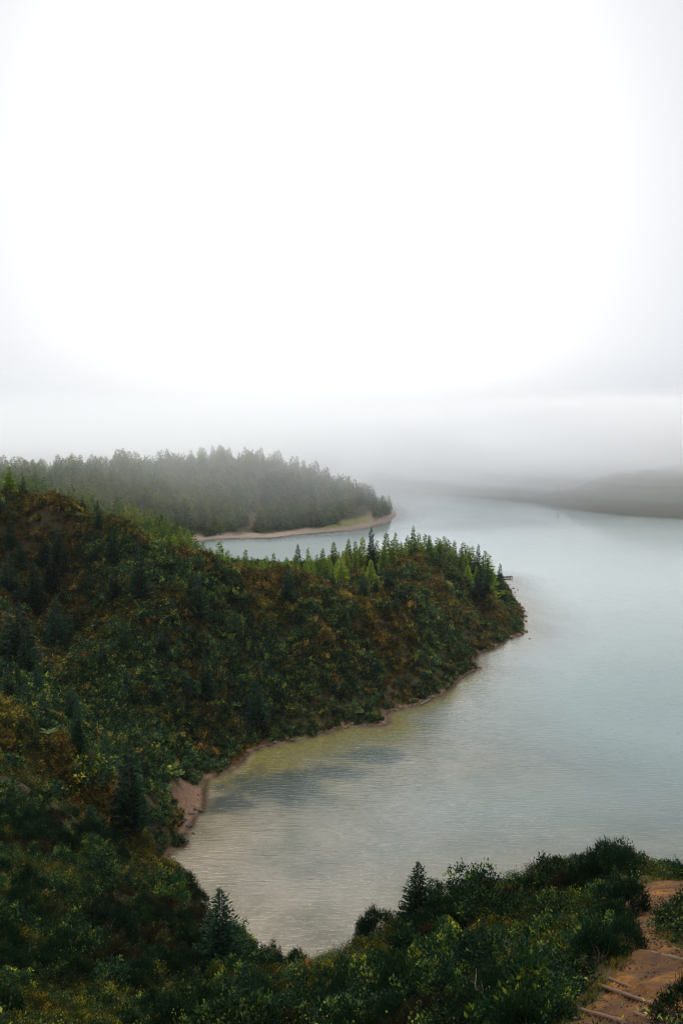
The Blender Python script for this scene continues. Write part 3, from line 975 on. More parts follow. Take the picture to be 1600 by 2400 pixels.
# ---- heath scrub over the hillsides 60..420 m
x, y = polar_samples(108000, 104, 420, 32, 1.0)
h, d, pdv = terrain(x, y, True)
nzb = fbm(x / 6, y / 6, 3, 55)
ok = (d > np.where(np.hypot(x - sx, y - sy) < 6.5, 5.6, 1.0 + 4.6 * nzb)) & (h > .2)
x, y, h, d = x[ok], y[ok], h[ok], d[ok]
rr = np.hypot(x, y)
z_ = fbm(x / 17, y / 17, 3, 91) + RNG.normal(size=len(x)) * .10
SPUR = np.array([at(*a)[:2] for a in [(-150, 1520, 125), (0, 1620, 118), (100, 1690, 115), (200, 1770, 113), (270, 1850, 115), (330, 1920, 121)]])
sd_ = np.full(len(x), 1e9); sgn = np.zeros(len(x))
for (ax, ay), (bx_, by_) in zip(SPUR[:-1], SPUR[1:]):
    tt = np.clip(((x - ax) * (bx_ - ax) + (y - ay) * (by_ - ay)) / ((bx_ - ax) ** 2 + (by_ - ay) ** 2), 0, 1)
    dd_ = np.hypot(x - ax - tt * (bx_ - ax), y - ay - tt * (by_ - ay))
    sgn = np.where(dd_ < sd_, y - ay - tt * (by_ - ay), sgn); sd_ = np.minimum(sd_, dd_)
z_ = z_ - .45 * np.exp(-(sd_ / 13) ** 2) * (sgn < 2) + .30 * np.exp(-(sd_ / 22) ** 2) * (sgn > 3)
z_ = z_ - .13 * sstep(14, 26, h) * (rr > 160) + .12 * (1 - sstep(6, 16, h)) * (rr > 130) * (x > -40)
kind = np.where(z_ > 0.0, RNG.integers(0, 4, len(x)), RNG.integers(4, 8, len(x)))
sc = RNG.lognormal(-.08, .42, len(x)) * np.where(kind < 4, 1.15, .85) * np.where(d < 8, .65, 1)
sc = np.clip(sc, .35, np.where(rr < 150, 1.4, 2.1))
scatter('heath_scrub', SCRUB, np.stack([x, y, h - .1 * sc], 1),
        np.stack([RNG.normal(size=len(x)) * .12, RNG.normal(size=len(x)) * .12, RNG.uniform(0, 6.28, len(x))], 1),
        np.stack([sc, sc, sc * RNG.uniform(.8, 1.25, len(x))], 1), kind, 'dense heath scrub in green and rust covering the slopes')

# ---- shore plants: russet and green low growth right behind the beach is in the scrub; far slopes get their own scrub
x, y = polar_samples(16000, 440, 1300, 30, 2.0)
h, d, pdv = terrain(x, y, True)
ok = (d > np.where((y > 540) & (y < 700) & (x > -75) & (x < 45), 26, 6)) & (h > .5) & (x < 70)
ok &= ~((np.abs(x - at(590, 1225, 585)[0]) < 7.5) & (y > 500) & (y < 598))
x, y, h = x[ok], y[ok], h[ok]
sc = RNG.uniform(.9, 1.8, len(x))
scatter('far_scrub', [SCRUB[0], SCRUB[1], SCRUB[2]], np.stack([x, y, h - .2], 1),
        np.stack([np.zeros(len(x)), np.zeros(len(x)), RNG.uniform(0, 6.28, len(x))], 1), np.stack([sc, sc, sc], 1),
        RNG.integers(0, 3, len(x)), 'low scrub on the misty far shores')

# ---- crest growth in yellow-green, the crest's backlight put into the leaf colour
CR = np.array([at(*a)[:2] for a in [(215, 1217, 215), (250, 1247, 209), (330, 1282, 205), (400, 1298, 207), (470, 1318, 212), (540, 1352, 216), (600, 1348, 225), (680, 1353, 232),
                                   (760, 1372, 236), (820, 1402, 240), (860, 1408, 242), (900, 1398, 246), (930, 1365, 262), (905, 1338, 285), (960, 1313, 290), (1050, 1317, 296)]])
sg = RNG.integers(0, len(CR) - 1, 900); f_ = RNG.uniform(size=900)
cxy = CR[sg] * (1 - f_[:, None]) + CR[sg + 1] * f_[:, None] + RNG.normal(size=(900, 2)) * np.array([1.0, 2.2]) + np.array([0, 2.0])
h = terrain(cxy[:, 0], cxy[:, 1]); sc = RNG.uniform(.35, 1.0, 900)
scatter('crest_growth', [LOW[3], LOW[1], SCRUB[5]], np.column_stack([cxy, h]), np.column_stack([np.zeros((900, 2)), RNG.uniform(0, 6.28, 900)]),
        np.stack([sc, sc, sc], 1), RNG.integers(0, 3, 900), 'growth along the near headland crest, coloured yellow green for the backlight on it')

# ---- russet and gold growth on the sandy corner of the bay
cor = np.array([onwater(*a)[:2] for a in [(488, 1822), (524, 1812), (557, 1796), (583, 1763), (640, 1744), (706, 1732)]])
sg = RNG.integers(0, len(cor) - 1, 420); f_ = RNG.uniform(size=(420, 1))
cxy = cor[sg] * (1 - f_) + cor[sg + 1] * f_ + np.column_stack([-RNG.uniform(0, 1.5, 420), RNG.uniform(.4, 5.0, 420)])
h, d, _q = terrain(cxy[:, 0], cxy[:, 1], True)
ok = d > .5
cxy, h = cxy[ok], h[ok]; sc = RNG.uniform(.3, .75, len(h))
scatter('shore_growth', [LOW[2], LOW[3], make_round('low_leaves', M['red'], 22, 14, .10, .05, 1.0, .6, .2)], np.column_stack([cxy, h]), np.column_stack([np.zeros((len(h), 2)), RNG.uniform(0, 6.28, len(h))]),
        np.stack([sc, sc, sc], 1), RNG.integers(0, 3, len(h)), 'russet and golden low growth on the sandy corner of the bay')

# ---- low growth between the foreground shrubs
x, y = polar_samples(17000, 9, 120, 36, 1.0)
h, d, pdv = terrain(x, y, True)
ok = (pdv > .35 + .3 * RNG.uniform(size=len(x))) & (d > 2)
x, y, h = x[ok], y[ok], h[ok]
sc = RNG.uniform(.35, .8, len(x)) * (1 + .003 * np.hypot(x, y))
zz = fbm(x / 5, y / 5, 3, 19) + RNG.normal(size=len(x)) * .08
kk = np.where(zz > .17, 3, np.where(zz > .07, 1, np.where(zz > -.10, 0, 2)))
scatter('undergrowth', LOW, np.stack([x, y, h - .05], 1),
        np.stack([RNG.normal(size=len(x)) * .15, RNG.normal(size=len(x)) * .15, RNG.uniform(0, 6.28, len(x))], 1),
        np.stack([sc, sc, sc * RNG.uniform(.7, 1.2, len(x))], 1), kk, 'low leafy undergrowth between the foreground shrubs')


# ---- grass creeping in from the path's edges
bl = 34
Cg = RNG.normal(size=(bl, 3)) * np.array([.07, .07, 0]); Dg = unit(RNG.normal(size=(bl, 3)) * .45 + np.array([0, 0, 1]))
TUFT = [leaves_mesh('grass_tuft', Cg, Dg, RNG.uniform(.12, .34, bl), .014, mm, RNG.uniform(0, 1, bl)) for mm in (M['grass'], M['heath'])]
x = RNG.uniform(2, 32, 60000); y = RNG.uniform(11, 43, 60000)
pdv = path_d(x, y)
ok = (pdv > -.22) & (pdv < .5) & (RNG.uniform(size=len(x)) < np.where(pdv < 0, .35, 1))
x, y = x[ok][:1100], y[ok][:1100]
sc = RNG.uniform(.35, .85, len(x))
scatter('path_grass', TUFT, np.stack([x, y, terrain(x, y) - .01], 1), np.column_stack([np.zeros((len(x), 2)), RNG.uniform(0, 6.28, len(x))]), np.stack([sc, sc, sc], 1),
        RNG.integers(0, 2, len(x)), 'short dry grass fraying the edges of the dirt path')

# ------------------------------------------------------------------ single plants
class Occ:                                      # keeps plants from standing in each other
    def __init__(s): s.p = []
    def ok(s, x, y, r):
        for (a, b, c) in s.p:
            if (a - x) ** 2 + (b - y) ** 2 < (.62 * (c + r)) ** 2: return False
        s.p.append((x, y, r)); return True


def place_shrub(kind, P, s, label, cat, group=None, name=None, sz=None):
    parts = random.choice(SHR[kind])
    nm = name or ('heath_bush' if kind in ('heath', 'rust') else 'shrub')
    return thing(nm, (P[0], P[1], P[2] - .05), random.uniform(0, 6.28), (s, s, sz or s * random.uniform(.85, 1.15)), parts, label, cat, group)


occ = Occ()
# the ones that stand out, each with its own description: kind, u, v (foot), size, height factor
SPECIAL = [
    ('red', 868, 2398, .42, .5, 'small bush of bright red and orange leaves at the bottom edge of the photograph'),
    ('red', 1478, 2022, .72, .62, 'russet orange bush on the ridge top beside the highest green shrub'),
    ('mid', 1415, 2020, 1.0, .98, 'tall light green leafy shrub at the highest point of the right-hand ridge'),
    ('mid', 1325, 2040, .72, .9, 'dark upright leafy shrub standing proud of the ridge left of the highest shrub'),
    ('heath', 1455, 2150, 1.05, 1.1, 'large smooth rounded dark bush beside the bend of the dirt path'),
    ('heath', 1462, 2232, .75, .9, 'dark bush leaning over the narrowest stretch of the dirt path from the left'),
    ('heath', 1440, 2190, .8, .9, 'dark bush between the large rounded bush and the yellow-tipped bush beside the path'),
    ('heath', 1400, 2265, 1.0, 1.05, 'wide dark green bush with yellow tips left of the timber steps'),
    ('dark', 1590, 2185, .95, .95, 'dark leafy shrub on the right side of the path above the uppermost step'),
    ('heath', 1600, 2395, .62, .6, 'dark heath bush in the lower right corner beside the path'),
    ('mid', 1005, 2290, 1.1, 1.15, 'big glossy green shrub in the middle of the foreground thicket above the red bush'),
    ('dark', 850, 2195, .9, .95, 'dark rounded shrub whose top meets the water left of the small conifer'),
    ('dark', 638, 2245, .8, .9, 'small dark shrub rising against the water at the lowest point of the bay'),
    ('dark', 1030, 2120, 1.2, 1.9, 'tall dark leafy shrub immediately right of the small foreground conifer'),
    ('dark', 1105, 2110, 1.0, 1.0, 'dark shrub under the bare twigs at the edge of the water'),
    ('gold', 345, 2300, .85, .7, 'bright yellow leaved shrub low on the left slope below the dark conifer'),
    ('gold', 100, 2130, 1.0, .7, 'orange yellow shrub near the left edge halfway up the near slope'),
    ('heath', 255, 2215, 1.3, 1.1, 'broad dark green dome shaped bush on the near left slope'),
    ('gold', 780, 2318, .38, .5, 'little sprig of yellow leaves just left of the blue flower'),
    ('gold', 1210, 2215, .8, .7, 'shrub with orange tinged leaves halfway along the ridge left of the path'),
    ('mid', 1075, 2375, .55, .8, 'pale yellow green sprig of leaves at the bottom of the thicket'),
    ('gold', 1420, 2105, .7, .6, 'yellow green shrub behind the large rounded bush near the path'),
    ('red', 722, 2285, .5, .5, 'dull red little bush on the rim above the bay'),
]
SPEC_P = cast([(a[1], a[2]) for a in SPECIAL])
for (k, u, v, s, sz, lab), P in zip(SPECIAL, SPEC_P):
    far_ = P[1] / 30.0
    s2 = s * max(.8, min(1.6, far_))
    occ.p.append((P[0], P[1], s2 * .9))
    place_shrub(k, P, s2, lab, 'heath bush' if k in ('heath', 'rust') else 'shrub', None, None, sz * max(.8, min(1.6, far_)))

KN = {'dark': 'dark green broad-leaved shrub', 'mid': 'mid green leafy shrub', 'gold': 'yellowing shrub', 'heath': 'dark fine-needled heath bush',
      'rust': 'brown russet heath bush', 'red': 'red-leaved shrub'}
ZN = {'right': 'on the bank right of the dirt path', 'ridge': 'on the ridge between the dirt path and the bay',
      'low': 'in the thicket along the bottom of the photograph', 'left': 'in the lower left corner of the photograph', 'leftmid': 'on the middle of the steep near slope at the left',
      'leftbay': 'on the left slope just above the bay', 'lowleft': 'in the thicket below the left conifer', 'ridgeend': 'on the part of the ridge nearest the bay'}
u = RNG.uniform(-60, 1660, 3000); v = RNG.uniform(1900, 2460, 3000)
PP = cast(np.stack([u, v], 1))
_, dd, pp = terrain(PP[:, 0], PP[:, 1], True)
cnt = 0
extra = []
for i in range(len(u)):
    P = PP[i]
    if P[1] > 112 or P[2] < 1 or dd[i] < 3: continue
    s = random.uniform(.42, .95) * (1 + .013 * P[1])
    if pp[i] < s * .85 + .1: continue
    if u[i] > 1490 and v[i] > 2010: zone = 'right'
    elif u[i] > 880 and v[i] < 2290: zone = 'ridge'
    elif v[i] > 2215 and u[i] > 430: zone = 'low'
    else: zone = 'left' if P[1] < 42 else 'leftmid' if P[1] < 68 else 'leftbay'
    if zone == 'low' and u[i] < 760: zone = 'lowleft'
    if zone == 'ridge' and u[i] < 1150: zone = 'ridgeend'
    q = float(fbm(np.array([P[0] / 6]), np.array([P[1] / 6]), 3, 23)[0]) + random.gauss(0, .07)
    kind = ('rust' if q < -.13 else 'heath' if q < -.03 else 'dark' if q < .06 else 'mid' if q < .085 else 'gold')
    if kind == 'gold': s *= .75
    if not occ.ok(P[0], P[1], s * .9): continue
    if cnt < 262:
        place_shrub(kind, P, s, KN[kind] + ' ' + ZN[zone], 'heath bush' if kind in ('heath', 'rust') else 'shrub', (KN[kind] + 's ').replace('bushs', 'bushes') + ZN[zone])
        cnt += 1
    else:
        extra.append((P, s, kind))
if extra:
    ks = list(SHR)
    scatter('shrub_thicket', [SHR[k][0][0][1] for k in ks], np.array([e[0] for e in extra]), np.array([(0, 0, random.uniform(0, 6.28)) for e in extra]),
            np.array([(e[1],) * 3 for e in extra]), np.array([ks.index(e[2]) for e in extra]), 'thicket of smaller shrubs filling the near slopes')

for k, u_ in enumerate(range(1462, 1690, 25)):
    for yy in (42.6, 45.0):
        xx = (u_ + random.uniform(-8, 8) - 800) / FPX * yy * 1.05
        s_ = random.uniform(.65, 1.1)
        if path_d([xx], [yy])[0] < s_ * .5: continue
        place_shrub(random.choice(['dark', 'gold', 'heath', 'mid', 'rust']), (xx, yy, th(xx, yy)), s_, 'low shrub on the ridge edge beyond the wide dirt patch at the right', 'shrub', 'shrubs on the edge beyond the dirt patch', 'shrub')


def RB_ZONE(P):
    u_ = 800 + FPX * P[0] / P[1]
    if P[1] < 150: return 'large rounded bush on the brown spur or in the dip just behind it', 'large round bushes around the brown spur'
    if u_ < 420: return 'large rounded bush among the conifers on the left part of the big slope', 'large round bushes on the left slope'
    if P[2] < 9: return 'large rounded bush low on the headland slope close above the waterline', 'large round bushes above the waterline'
    if P[2] < 17: return 'large rounded bush halfway up the headland slope', 'large round bushes halfway up the headland'
    return 'large rounded bush high on the headland just under its crest', 'large round bushes under the crest'


# bigger round bushes that read singly on the headland slopes
u = RNG.uniform(10, 1180, 1500); v = RNG.uniform(1330, 1930, 1500)
PP = cast(np.stack([u, v], 1))
_, dd = terrain(PP[:, 0], PP[:, 1], True)[:2]
cnt2 = 0
more_bush = []
for i in range(len(u)):
    P = PP[i]
    if P[1] < 90 or P[1] > 330 or dd[i] < 7: continue
    q = float(fbm(np.array([P[0] / 17]), np.array([P[1] / 17]), 3, 91)[0])
    if q < -.08: continue
    s = random.uniform(1.4, 3.2)
    if not occ.ok(P[0], P[1], s * 1.1): continue
    if cnt2 >= 88:
        more_bush.append((P, s)); cnt2 += 1
        if cnt2 >= 190: break
        continue
    me = random.choice(HSLOPE)
    o = link('shrub', me, None, (P[0], P[1], P[2] - .2)); o.rotation_euler = (0, 0, random.uniform(0, 6.28)); o.scale = (s, s, s * random.uniform(.7, 1.0))
    tag(o, RB_ZONE(P)[0], 'shrub', RB_ZONE(P)[1])
    cnt2 += 1

if more_bush:
    scatter('slope_bushes', HSLOPE, np.array([b[0] - np.array([0, 0, .2]) for b in more_bush]), np.array([(0, 0, random.uniform(0, 6.28)) for b in more_bush]),
            np.array([(b[1], b[1], b[1] * .85) for b in more_bush]), RNG.integers(0, len(HSLOPE), len(more_bush)), 'further rounded bushes scattered over the headland slope')

# ---- conifers
def CZ(u, vb):
    if u < 60: return 'dark conifer at the very left edge of the photograph on the big slope', 'dark conifers at the left edge'
    if u < 200: return 'dark conifer in the loose stand in the hollow of the left slope', 'dark conifers in the left hollow'
    if u < 600: return 'dark conifer standing by itself on the open slope below the left-hand crest', 'dark conifers on the open slope'
    if u < 1000: return 'dark conifer in the notch where the headland crest dips', 'dark conifers in the crest notch'
    return 'dark conifer on the steep nose of the headland above the point', 'dark conifers on the nose of the headland'


def YZ(x, y):
    if y < 285: return 'light green young conifer in the bright band behind the low stretch of the crest', 'young conifers behind the low crest'
    if x < 8: return 'light green young conifer on the inlet side of the headland top', 'young conifers on the inlet side'
    if x < 36: return 'light green young conifer on the rounded top of the headland', 'young conifers on the rounded top'
    return 'light green young conifer where the headland top runs down to its tip', 'young conifers above the tip'


def conifer_at(kind, u, vt, y=None, vb=None, wid=1.0, label=None, group=None, hmax=18):
    if vb is not None:
        B = cast([(u, vb)])[0]
        y = B[1]
    T = at(u, vt, y)
    zb = th(T[0], T[1]) - .2
    H = max(2.2, min(hmax, T[2] - zb))
    parts = random.choice(CON[kind])
    w = H * wid * random.uniform(.9, 1.1)
    occ.p.append((T[0], T[1], .5))
    return thing('conifer', (T[0], T[1], zb), random.uniform(0, 6.28), (w, w, H), parts, label, 'conifer', group)


conifer_at('big', 515, 2080, 57, None, 1.12, 'dark dense conifer standing alone at the lower left edge of the bay')
conifer_at('big', 980, 2018, 41, None, 1.15, 'small dark conifer on the foreground ridge with its tip against the water', hmax=4.6)
conifer_at('conifer', 870, 1236, 300, None, .9, 'tallest pointed dark conifer rising above the headland crest trees')
conifer_at('young', 968, 1233, 318, None, .8, 'tall slim conifer at the back of the headland top, right of the tallest one')
conifer_at('conifer', 698, 1276, 322, None, 1.1, 'lone dark conifer on the low mound beside the inlet water')
conifer_at('conifer', 263, 1227, None, 1330, .9, 'dark pointed conifer on the bend of the left-hand crest')
conifer_at('conifer', 230, 1172, None, 1245, 1.0, 'dark conifer on the end of the bare left ridge')
conifer_at('conifer', 55, 1116, 226, None, .95, 'dark conifer behind the left ridge near the edge of the photograph')
conifer_at('conifer', 193, 1163, 222, None, .85, 'slim dark conifer on the left ridge halfway to its end')
conifer_at('conifer', 300, 1725, None, 1945, 1.0, 'very tall dark conifer in the valley behind the brown spur')
conifer_at('conifer', 480, 1535, None, 1640, 1.2, 'dark conifer in the middle of the headland slope')
conifer_at('conifer', 600, 1590, None, 1700, 1.2, 'dark conifer low on the slope next to the big fern')
conifer_at('conifer', 180, 1640, None, 1765, 1.1, 'dark conifer just behind the crest of the brown spur')
conifer_at('big', 210, 1885, None, 1965, 1.3, 'squat rounded dark conifer on the brown spur')
conifer_at('conifer', 1171, 1322, 328, None, .9, 'last conifer on the tip of the headland, next to the jetty')
conifer_at('conifer', 1120, 1276, 322, None, .8, 'dark slim conifer near the tip of the headland top')
conifer_at('conifer', 674, 1322, None, 1420, 1.0, 'dark conifer in front of the lit crest of the headland')
conifer_at('conifer', 325, 1265, None, 1400, 1.0, 'tall dark conifer on the slope just below the left-hand crest')
for u, vt, y in [(908, 1247, 315), (926, 1249, 318), (886, 1267, 312), (852, 1258, 312), (817, 1262, 308), (830, 1267, 304), (783, 1271, 305), (756, 1285, 300), (723, 1285, 300),
                 (669, 1305, 285), (656, 1310, 282), (639, 1296, 278), (613, 1311, 272), (801, 1290, 300), (953, 1254, 322), (984, 1249, 326), (995, 1252, 322), (1006, 1262, 320),
                 (1024, 1260, 326), (1040, 1258, 328), (1051, 1264, 324), (1064, 1267, 326), (1087, 1271, 326), (1096, 1278, 328), (1104, 1280, 328), (1136, 1292, 326), (1147, 1302, 326),
                 (1091, 1298, 318), (770, 1305, 285), (734, 1312, 280), (716, 1316, 274), (760, 1318, 276), (868, 1312, 272), (850, 1328, 268), (698, 1322, 270),
                 (790, 1310, 284), (812, 1300, 290), (830, 1290, 296), (845, 1284, 300), (900, 1272, 304), (940, 1270, 308), (962, 1272, 312),
                 (573, 1288, 262), (590, 1305, 262), (612, 1318, 262), (536, 1290, 256), (556, 1302, 258), (514, 1269, 252), (493, 1282, 250), (475, 1268, 248), (625, 1318, 266),
                 (645, 1322, 266), (660, 1322, 268), (686, 1326, 262), (710, 1330, 262), (560, 1318, 250), (580, 1322, 248), (520, 1300, 246), (500, 1305, 240), (1015, 1272, 318), (1035, 1276, 316),
                 (978, 1268, 316), (1060, 1282, 318), (1078, 1288, 320), (875, 1280, 302), (918, 1266, 310), (745, 1300, 290), (728, 1302, 288), (690, 1300, 300)]:
    conifer_at('young', u + random.uniform(-3, 3), vt, y, None, random.uniform(.85, 1.25),
               *YZ((u - 800) / FPX * y, y))
for u, vt, y in [(395, 1240, 228), (422, 1235, 230), (441, 1242, 228), (408, 1252, 226), (361, 1227, 240), (291, 1205, 232), (380, 1262, 222), (310, 1222, 236),
                 (430, 1262, 224), (335, 1240, 236), (345, 1250, 228)]:
    conifer_at('young', u, vt, y, None, 1.15, 'green conifer in the small clump on the left-hand crest above the inlet', 'clump of conifers on the left-hand crest')
nleft = 0
for k in range(500):
    xx = random.uniform(-98, -36); yy = random.uniform(221, 290)
    hh, dd_, _q = terrain(np.array([xx]), np.array([yy]), True)
    if dd_[0] < 7 or not occ.ok(xx, yy, 2.0): continue
    H = random.uniform(4.0, 8.5)
    thing('conifer', (xx, yy, hh[0] - .2), random.uniform(0, 6.28), (H * random.uniform(.9, 1.4),) * 2 + (H,), random.choice(CON['young'] if random.random() < .6 else CON['conifer']),
          'small conifer in the dip behind the left-hand crest before the far wood', 'conifer', 'small conifers behind the left-hand crest')
    nleft += 1
    if nleft >= 34: break
ndark = 0
for k in range(600):                             # the dark stand in the valley behind the brown spur
    xx = random.uniform(-72, -24); yy = random.uniform(122, 168)
    j = int(np.argmin(np.hypot(SPUR[:, 0] - xx, SPUR[:, 1] - yy)))
    if not (5 < yy - np.interp(xx, SPUR[:, 0], SPUR[:, 1]) < 34): continue
    hh, dd_, _q = terrain(np.array([xx]), np.array([yy]), True)
    if dd_[0] < 7 or not occ.ok(xx, yy, 2.3): continue
    H = random.uniform(3.5, 7.5)
    thing('conifer', (xx, yy, hh[0] - .2), random.uniform(0, 6.28), (H * random.uniform(1.1, 1.7),) * 2 + (H,), random.choice(CON['conifer']),
          'dark conifer in the shaded valley between the brown spur and the big slope', 'conifer', 'dark conifers in the shaded valley')
    ndark += 1
    if ndark >= 26: break
for u, vt, vb in [(266, 1331, 1412), (462, 1343, 1450), (908, 1325, 1385), (928, 1390, 1440), (698, 1374, 1420), (1122, 1325, 1410), (1090, 1310, 1370), (130, 1385, 1520),
                  (45, 1335, 1560), (20, 1420, 1540), (290, 1440, 1530), (380, 1475, 1540), (101, 1257, 1330), (135, 1235, 1320), (46, 1263, 1330), (24, 1214, 1280), (120, 1300, 1390),
                  (80, 1320, 1430), (20, 1290, 1400), (150, 1270, 1340), (220, 1280, 1330), (320, 1800, 1900), (370, 1590, 1650), (550, 1440, 1500), (240, 1500, 1570),
                  (850, 1345, 1400), (880, 1350, 1392), (1140, 1340, 1400), (1158, 1352, 1410), (780, 1340, 1385), (400, 1400, 1460), (60, 1480, 1590), (160, 1430, 1510)]:
    conifer_at('conifer', u, vt, None, vb, random.uniform(1.0, 1.5), *CZ(u, vb), hmax=13)

nfill = 0
for k in range(900):
    xx = random.uniform(-30, 62); yy = random.uniform(258, 352)
    if xx > 2 and yy < 303: continue
    hh, dd_, _q = terrain(np.array([xx]), np.array([yy]), True)
    if dd_[0] < 7 or not occ.ok(xx, yy, 1.5): continue
    H = random.uniform(5.0, 9.5)
    thing('conifer', (xx, yy, hh[0] - .2), random.uniform(0, 6.28), (H * random.uniform(.9, 1.4),) * 2 + (H,), random.choice(CON['young']),
          YZ(xx, yy)[0], 'conifer', YZ(xx, yy)[1])
    nfill += 1
    if nfill >= 96: break

# far headland wood: the nearest, largest ones singly, the rest as one wood
x = RNG.uniform(-330, 62, 9000); y = RNG.uniform(440, 760, 9000)
h, d, _ = terrain(x, y, True)
beachz = (y > 540) & (y < 700) & (x > -75)
bk = np.hypot((x - bankp[0]) / 9, (y - bankp[1]) / 14)
ok = (d > np.where(beachz & (x < mx1_ - 5), 15 + 5 * RNG.uniform(size=len(x)), 5)) & (h > 1.0) & (bk > 1.0) & (x > -y * .46 - 6)

ok &= ~((np.abs(x - bankp[0]) < 6.5) & (y < bankp[1] + 10))
# leave the meadow behind the beach open
ok &= ~((x > mx0) & (x < mx1_ - 2) & (d < 19) & (y > 540))
x, y, h, d = x[ok], y[ok], h[ok], d[ok]
sel = []
grid = {}
for i in range(len(x)):
    key = (int(x[i] // 4.2), int(y[i] // 4.2))
    if any((x[j] - x[i]) ** 2 + (y[j] - y[i]) ** 2 < 14 for a in (-1, 0, 1) for b in (-1, 0, 1) for j in grid.get((key[0] + a, key[1] + b), ())): continue
    grid.setdefault(key, []).append(i); sel.append(i)
sel = np.array(sel)
ht = 9.0 + 11.0 * RNG.uniform(size=len(sel)) ** 1.8 + 5.0 * fbm(x[sel] / 30, y[sel] / 30, 2, 61)
ht = np.where(d[sel] < 15, ht * .7, ht)
big = sel[np.argsort(-(ht / y[sel]) + 0.02 * RNG.uniform(size=len(sel)))]
htd = dict(zip(sel, ht))
single = set(big[:50].tolist())
for i in single:
    H = htd[i]
    w = H * random.uniform(.85, 1.25)
    edge = d[i] < 34 and y[i] > 520
    thing('conifer', (x[i], y[i], h[i] - .3), random.uniform(0, 6.28), (w, w, H), random.choice(CON['far']),
          'hazy conifer at the shore edge of the far headland wood' if edge else 'hazy conifer inside the far headland wood', 'conifer',
          'conifers along the shore edge of the far wood' if edge else 'conifers of the far headland wood')
rest = np.array([i for i in sel if i not in single])
hr = np.array([htd[i] for i in rest])
rk = np.where(RNG.uniform(size=len(rest)) < .78, RNG.integers(0, 4, len(rest)), RNG.integers(4, 7, len(rest)))
wsc = np.where(rk < 4, hr * RNG.uniform(.85, 1.3, len(rest)), hr * .30)
scatter('far_wood', [p[0][1] for p in CON['far']] + ROUNDFAR, np.stack([x[rest], y[rest], h[rest] - .3], 1),
        np.stack([np.zeros(len(rest)), np.zeros(len(rest)), RNG.uniform(0, 6.28, len(rest))], 1),
        np.stack([wsc, wsc, np.where(rk < 4, hr, hr * .55)], 1), rk, 'misty wood of conifers covering the far headland')
# one small tree on the saddle of the far right hills
T = at(1308, 1146, 790)
thing('conifer', (T[0], T[1], th(T[0], T[1]) - .3), .3, (6, 6, 7), CON['far'][0], 'tiny misty tree on the saddle of the far right-hand hills', 'conifer')

# ---- ferns: each big frond is a leaf of its own
def frond_mesh(name, L, Wd, arch, mat):
    n = 9
    V = []; F = []
    for i in range(n):
        f = i / (n - 1)
        xx = L * math.sin(f * 1.35) / math.sin(1.35); zz = arch * math.sin(f * 2.3) * L
        ww = Wd * math.sin(min(1, f * 1.05 + .06) * math.pi) ** .7 + .01
        V += [(xx, -ww, zz - .25 * ww), (xx, 0, zz), (xx, ww, zz - .25 * ww)]
    for i in range(n - 1):
        a = i * 3
        F += [(a, a + 3, a + 4, a + 1), (a + 1, a + 4, a + 5, a + 2)]
    rnd = RNG.uniform(.3, .8, len(F))
    return mesh_np(name, V, F, mat, {'rnd': ('FACE', rnd)}, True)


FR = [frond_mesh('frond', 2.0, .42, .22, M['fern']), frond_mesh('frond', 1.7, .36, .3, M['fern'])]
fv, ff = tube([(0, 0, -.3), (.03, 0, .5), (0, .03, 1.1)], [.12, .10, .09], 7)
FTR = mesh_np('fern_trunk', fv, ff, M['bark'], None, True)
for u, v, s, lab in [(372, 1392, 1.3, 'big pale green fern with spread fronds on the upper left slope'),
                     (552, 1668, 1.15, 'big pale green fern with spread fronds low on the slope above the beach'),
                     (840, 1680, 1.0, 'bright lime green fern at the water edge under the headland'),
                     (420, 1835, 1.25, 'bright green fern above the small sandy beach, nearest the water'),
                     (405, 1815, 1.1, 'green fern behind the one nearest the small sandy beach'),
                     (392, 1862, 1.0, 'yellow green fern left of the small sandy beach'),
                     (115, 1740, 1.0, 'yellow green fern on the crest of the brown spur'),
                     (395, 1335, 1.3, 'pale yellow green fern below the left-hand crest')]:
    P = cast([(u, v)])[0]
    s *= .68
    o = empty('fern', (P[0], P[1], P[2] + .6), random.uniform(0, 6.28), (s, s, s))
    tag(o, lab, 'fern')
    link('trunk', FTR, o)
    for k in range(9):
        c = link('frond', FR[k % 2], o, (0, 0, 1.05)); c.rotation_euler = (0, random.uniform(-.25, .1), k * 6.283 / 9 + random.uniform(-.2, .2))
        q = random.uniform(.8, 1.15); c.scale = (q, q, q)

# ---- bare twigs against the water
def twig_mesh(n=7, H=1.6):
    ls = []
    for k in range(n):
        a = random.uniform(0, 6.28); b = random.uniform(.1, .45)
        p = [np.array([0, 0, -.3])]
        for j in range(1, 5):
            f = j / 4
            p.append(np.array([math.cos(a) * b * H * f + random.gauss(0, .04), math.sin(a) * b * H * f + random.gauss(0, .04), H * f * random.uniform(.9, 1)]))
        ls.append(tube(p, [.028, .022, .017, .012, .005], 5, False))
        for j in range(3):
            s0 = p[2 + j % 3]; e = s0 + np.array([random.gauss(0, .22), random.gauss(0, .22), random.uniform(.15, .4)])
            ls.append(tube([s0, (s0 + e) / 2 + .02, e], [.012, .009, .004], 4, False))
    v, f = join_vf(ls)
    return mesh_np('twigs', v, f, M['twig'], None, True)


for u, v, H, lab in [(1292, 2045, 1.7, 'bare dead twigs sticking up left of the tall ridge shrubs'), (1098, 2090, 1.9, 'bare forked twigs above the dark shrub at the edge of the water'),
                     (1507, 2025, 1.9, 'single thin bare stalk above the russet bush on the ridge'), (905, 2185, 1.4, 'thin bare twig over the rim right of the rounded shrub'),
                     (1140, 2400, .9, 'pale bare forked branch low in the foreground thicket')]:
    P = cast([(u, v)])[0]
    o = link('dead_twigs', twig_mesh(5 if H < 1.5 else 7, H), None, P)
    tag(o, lab, 'twigs')

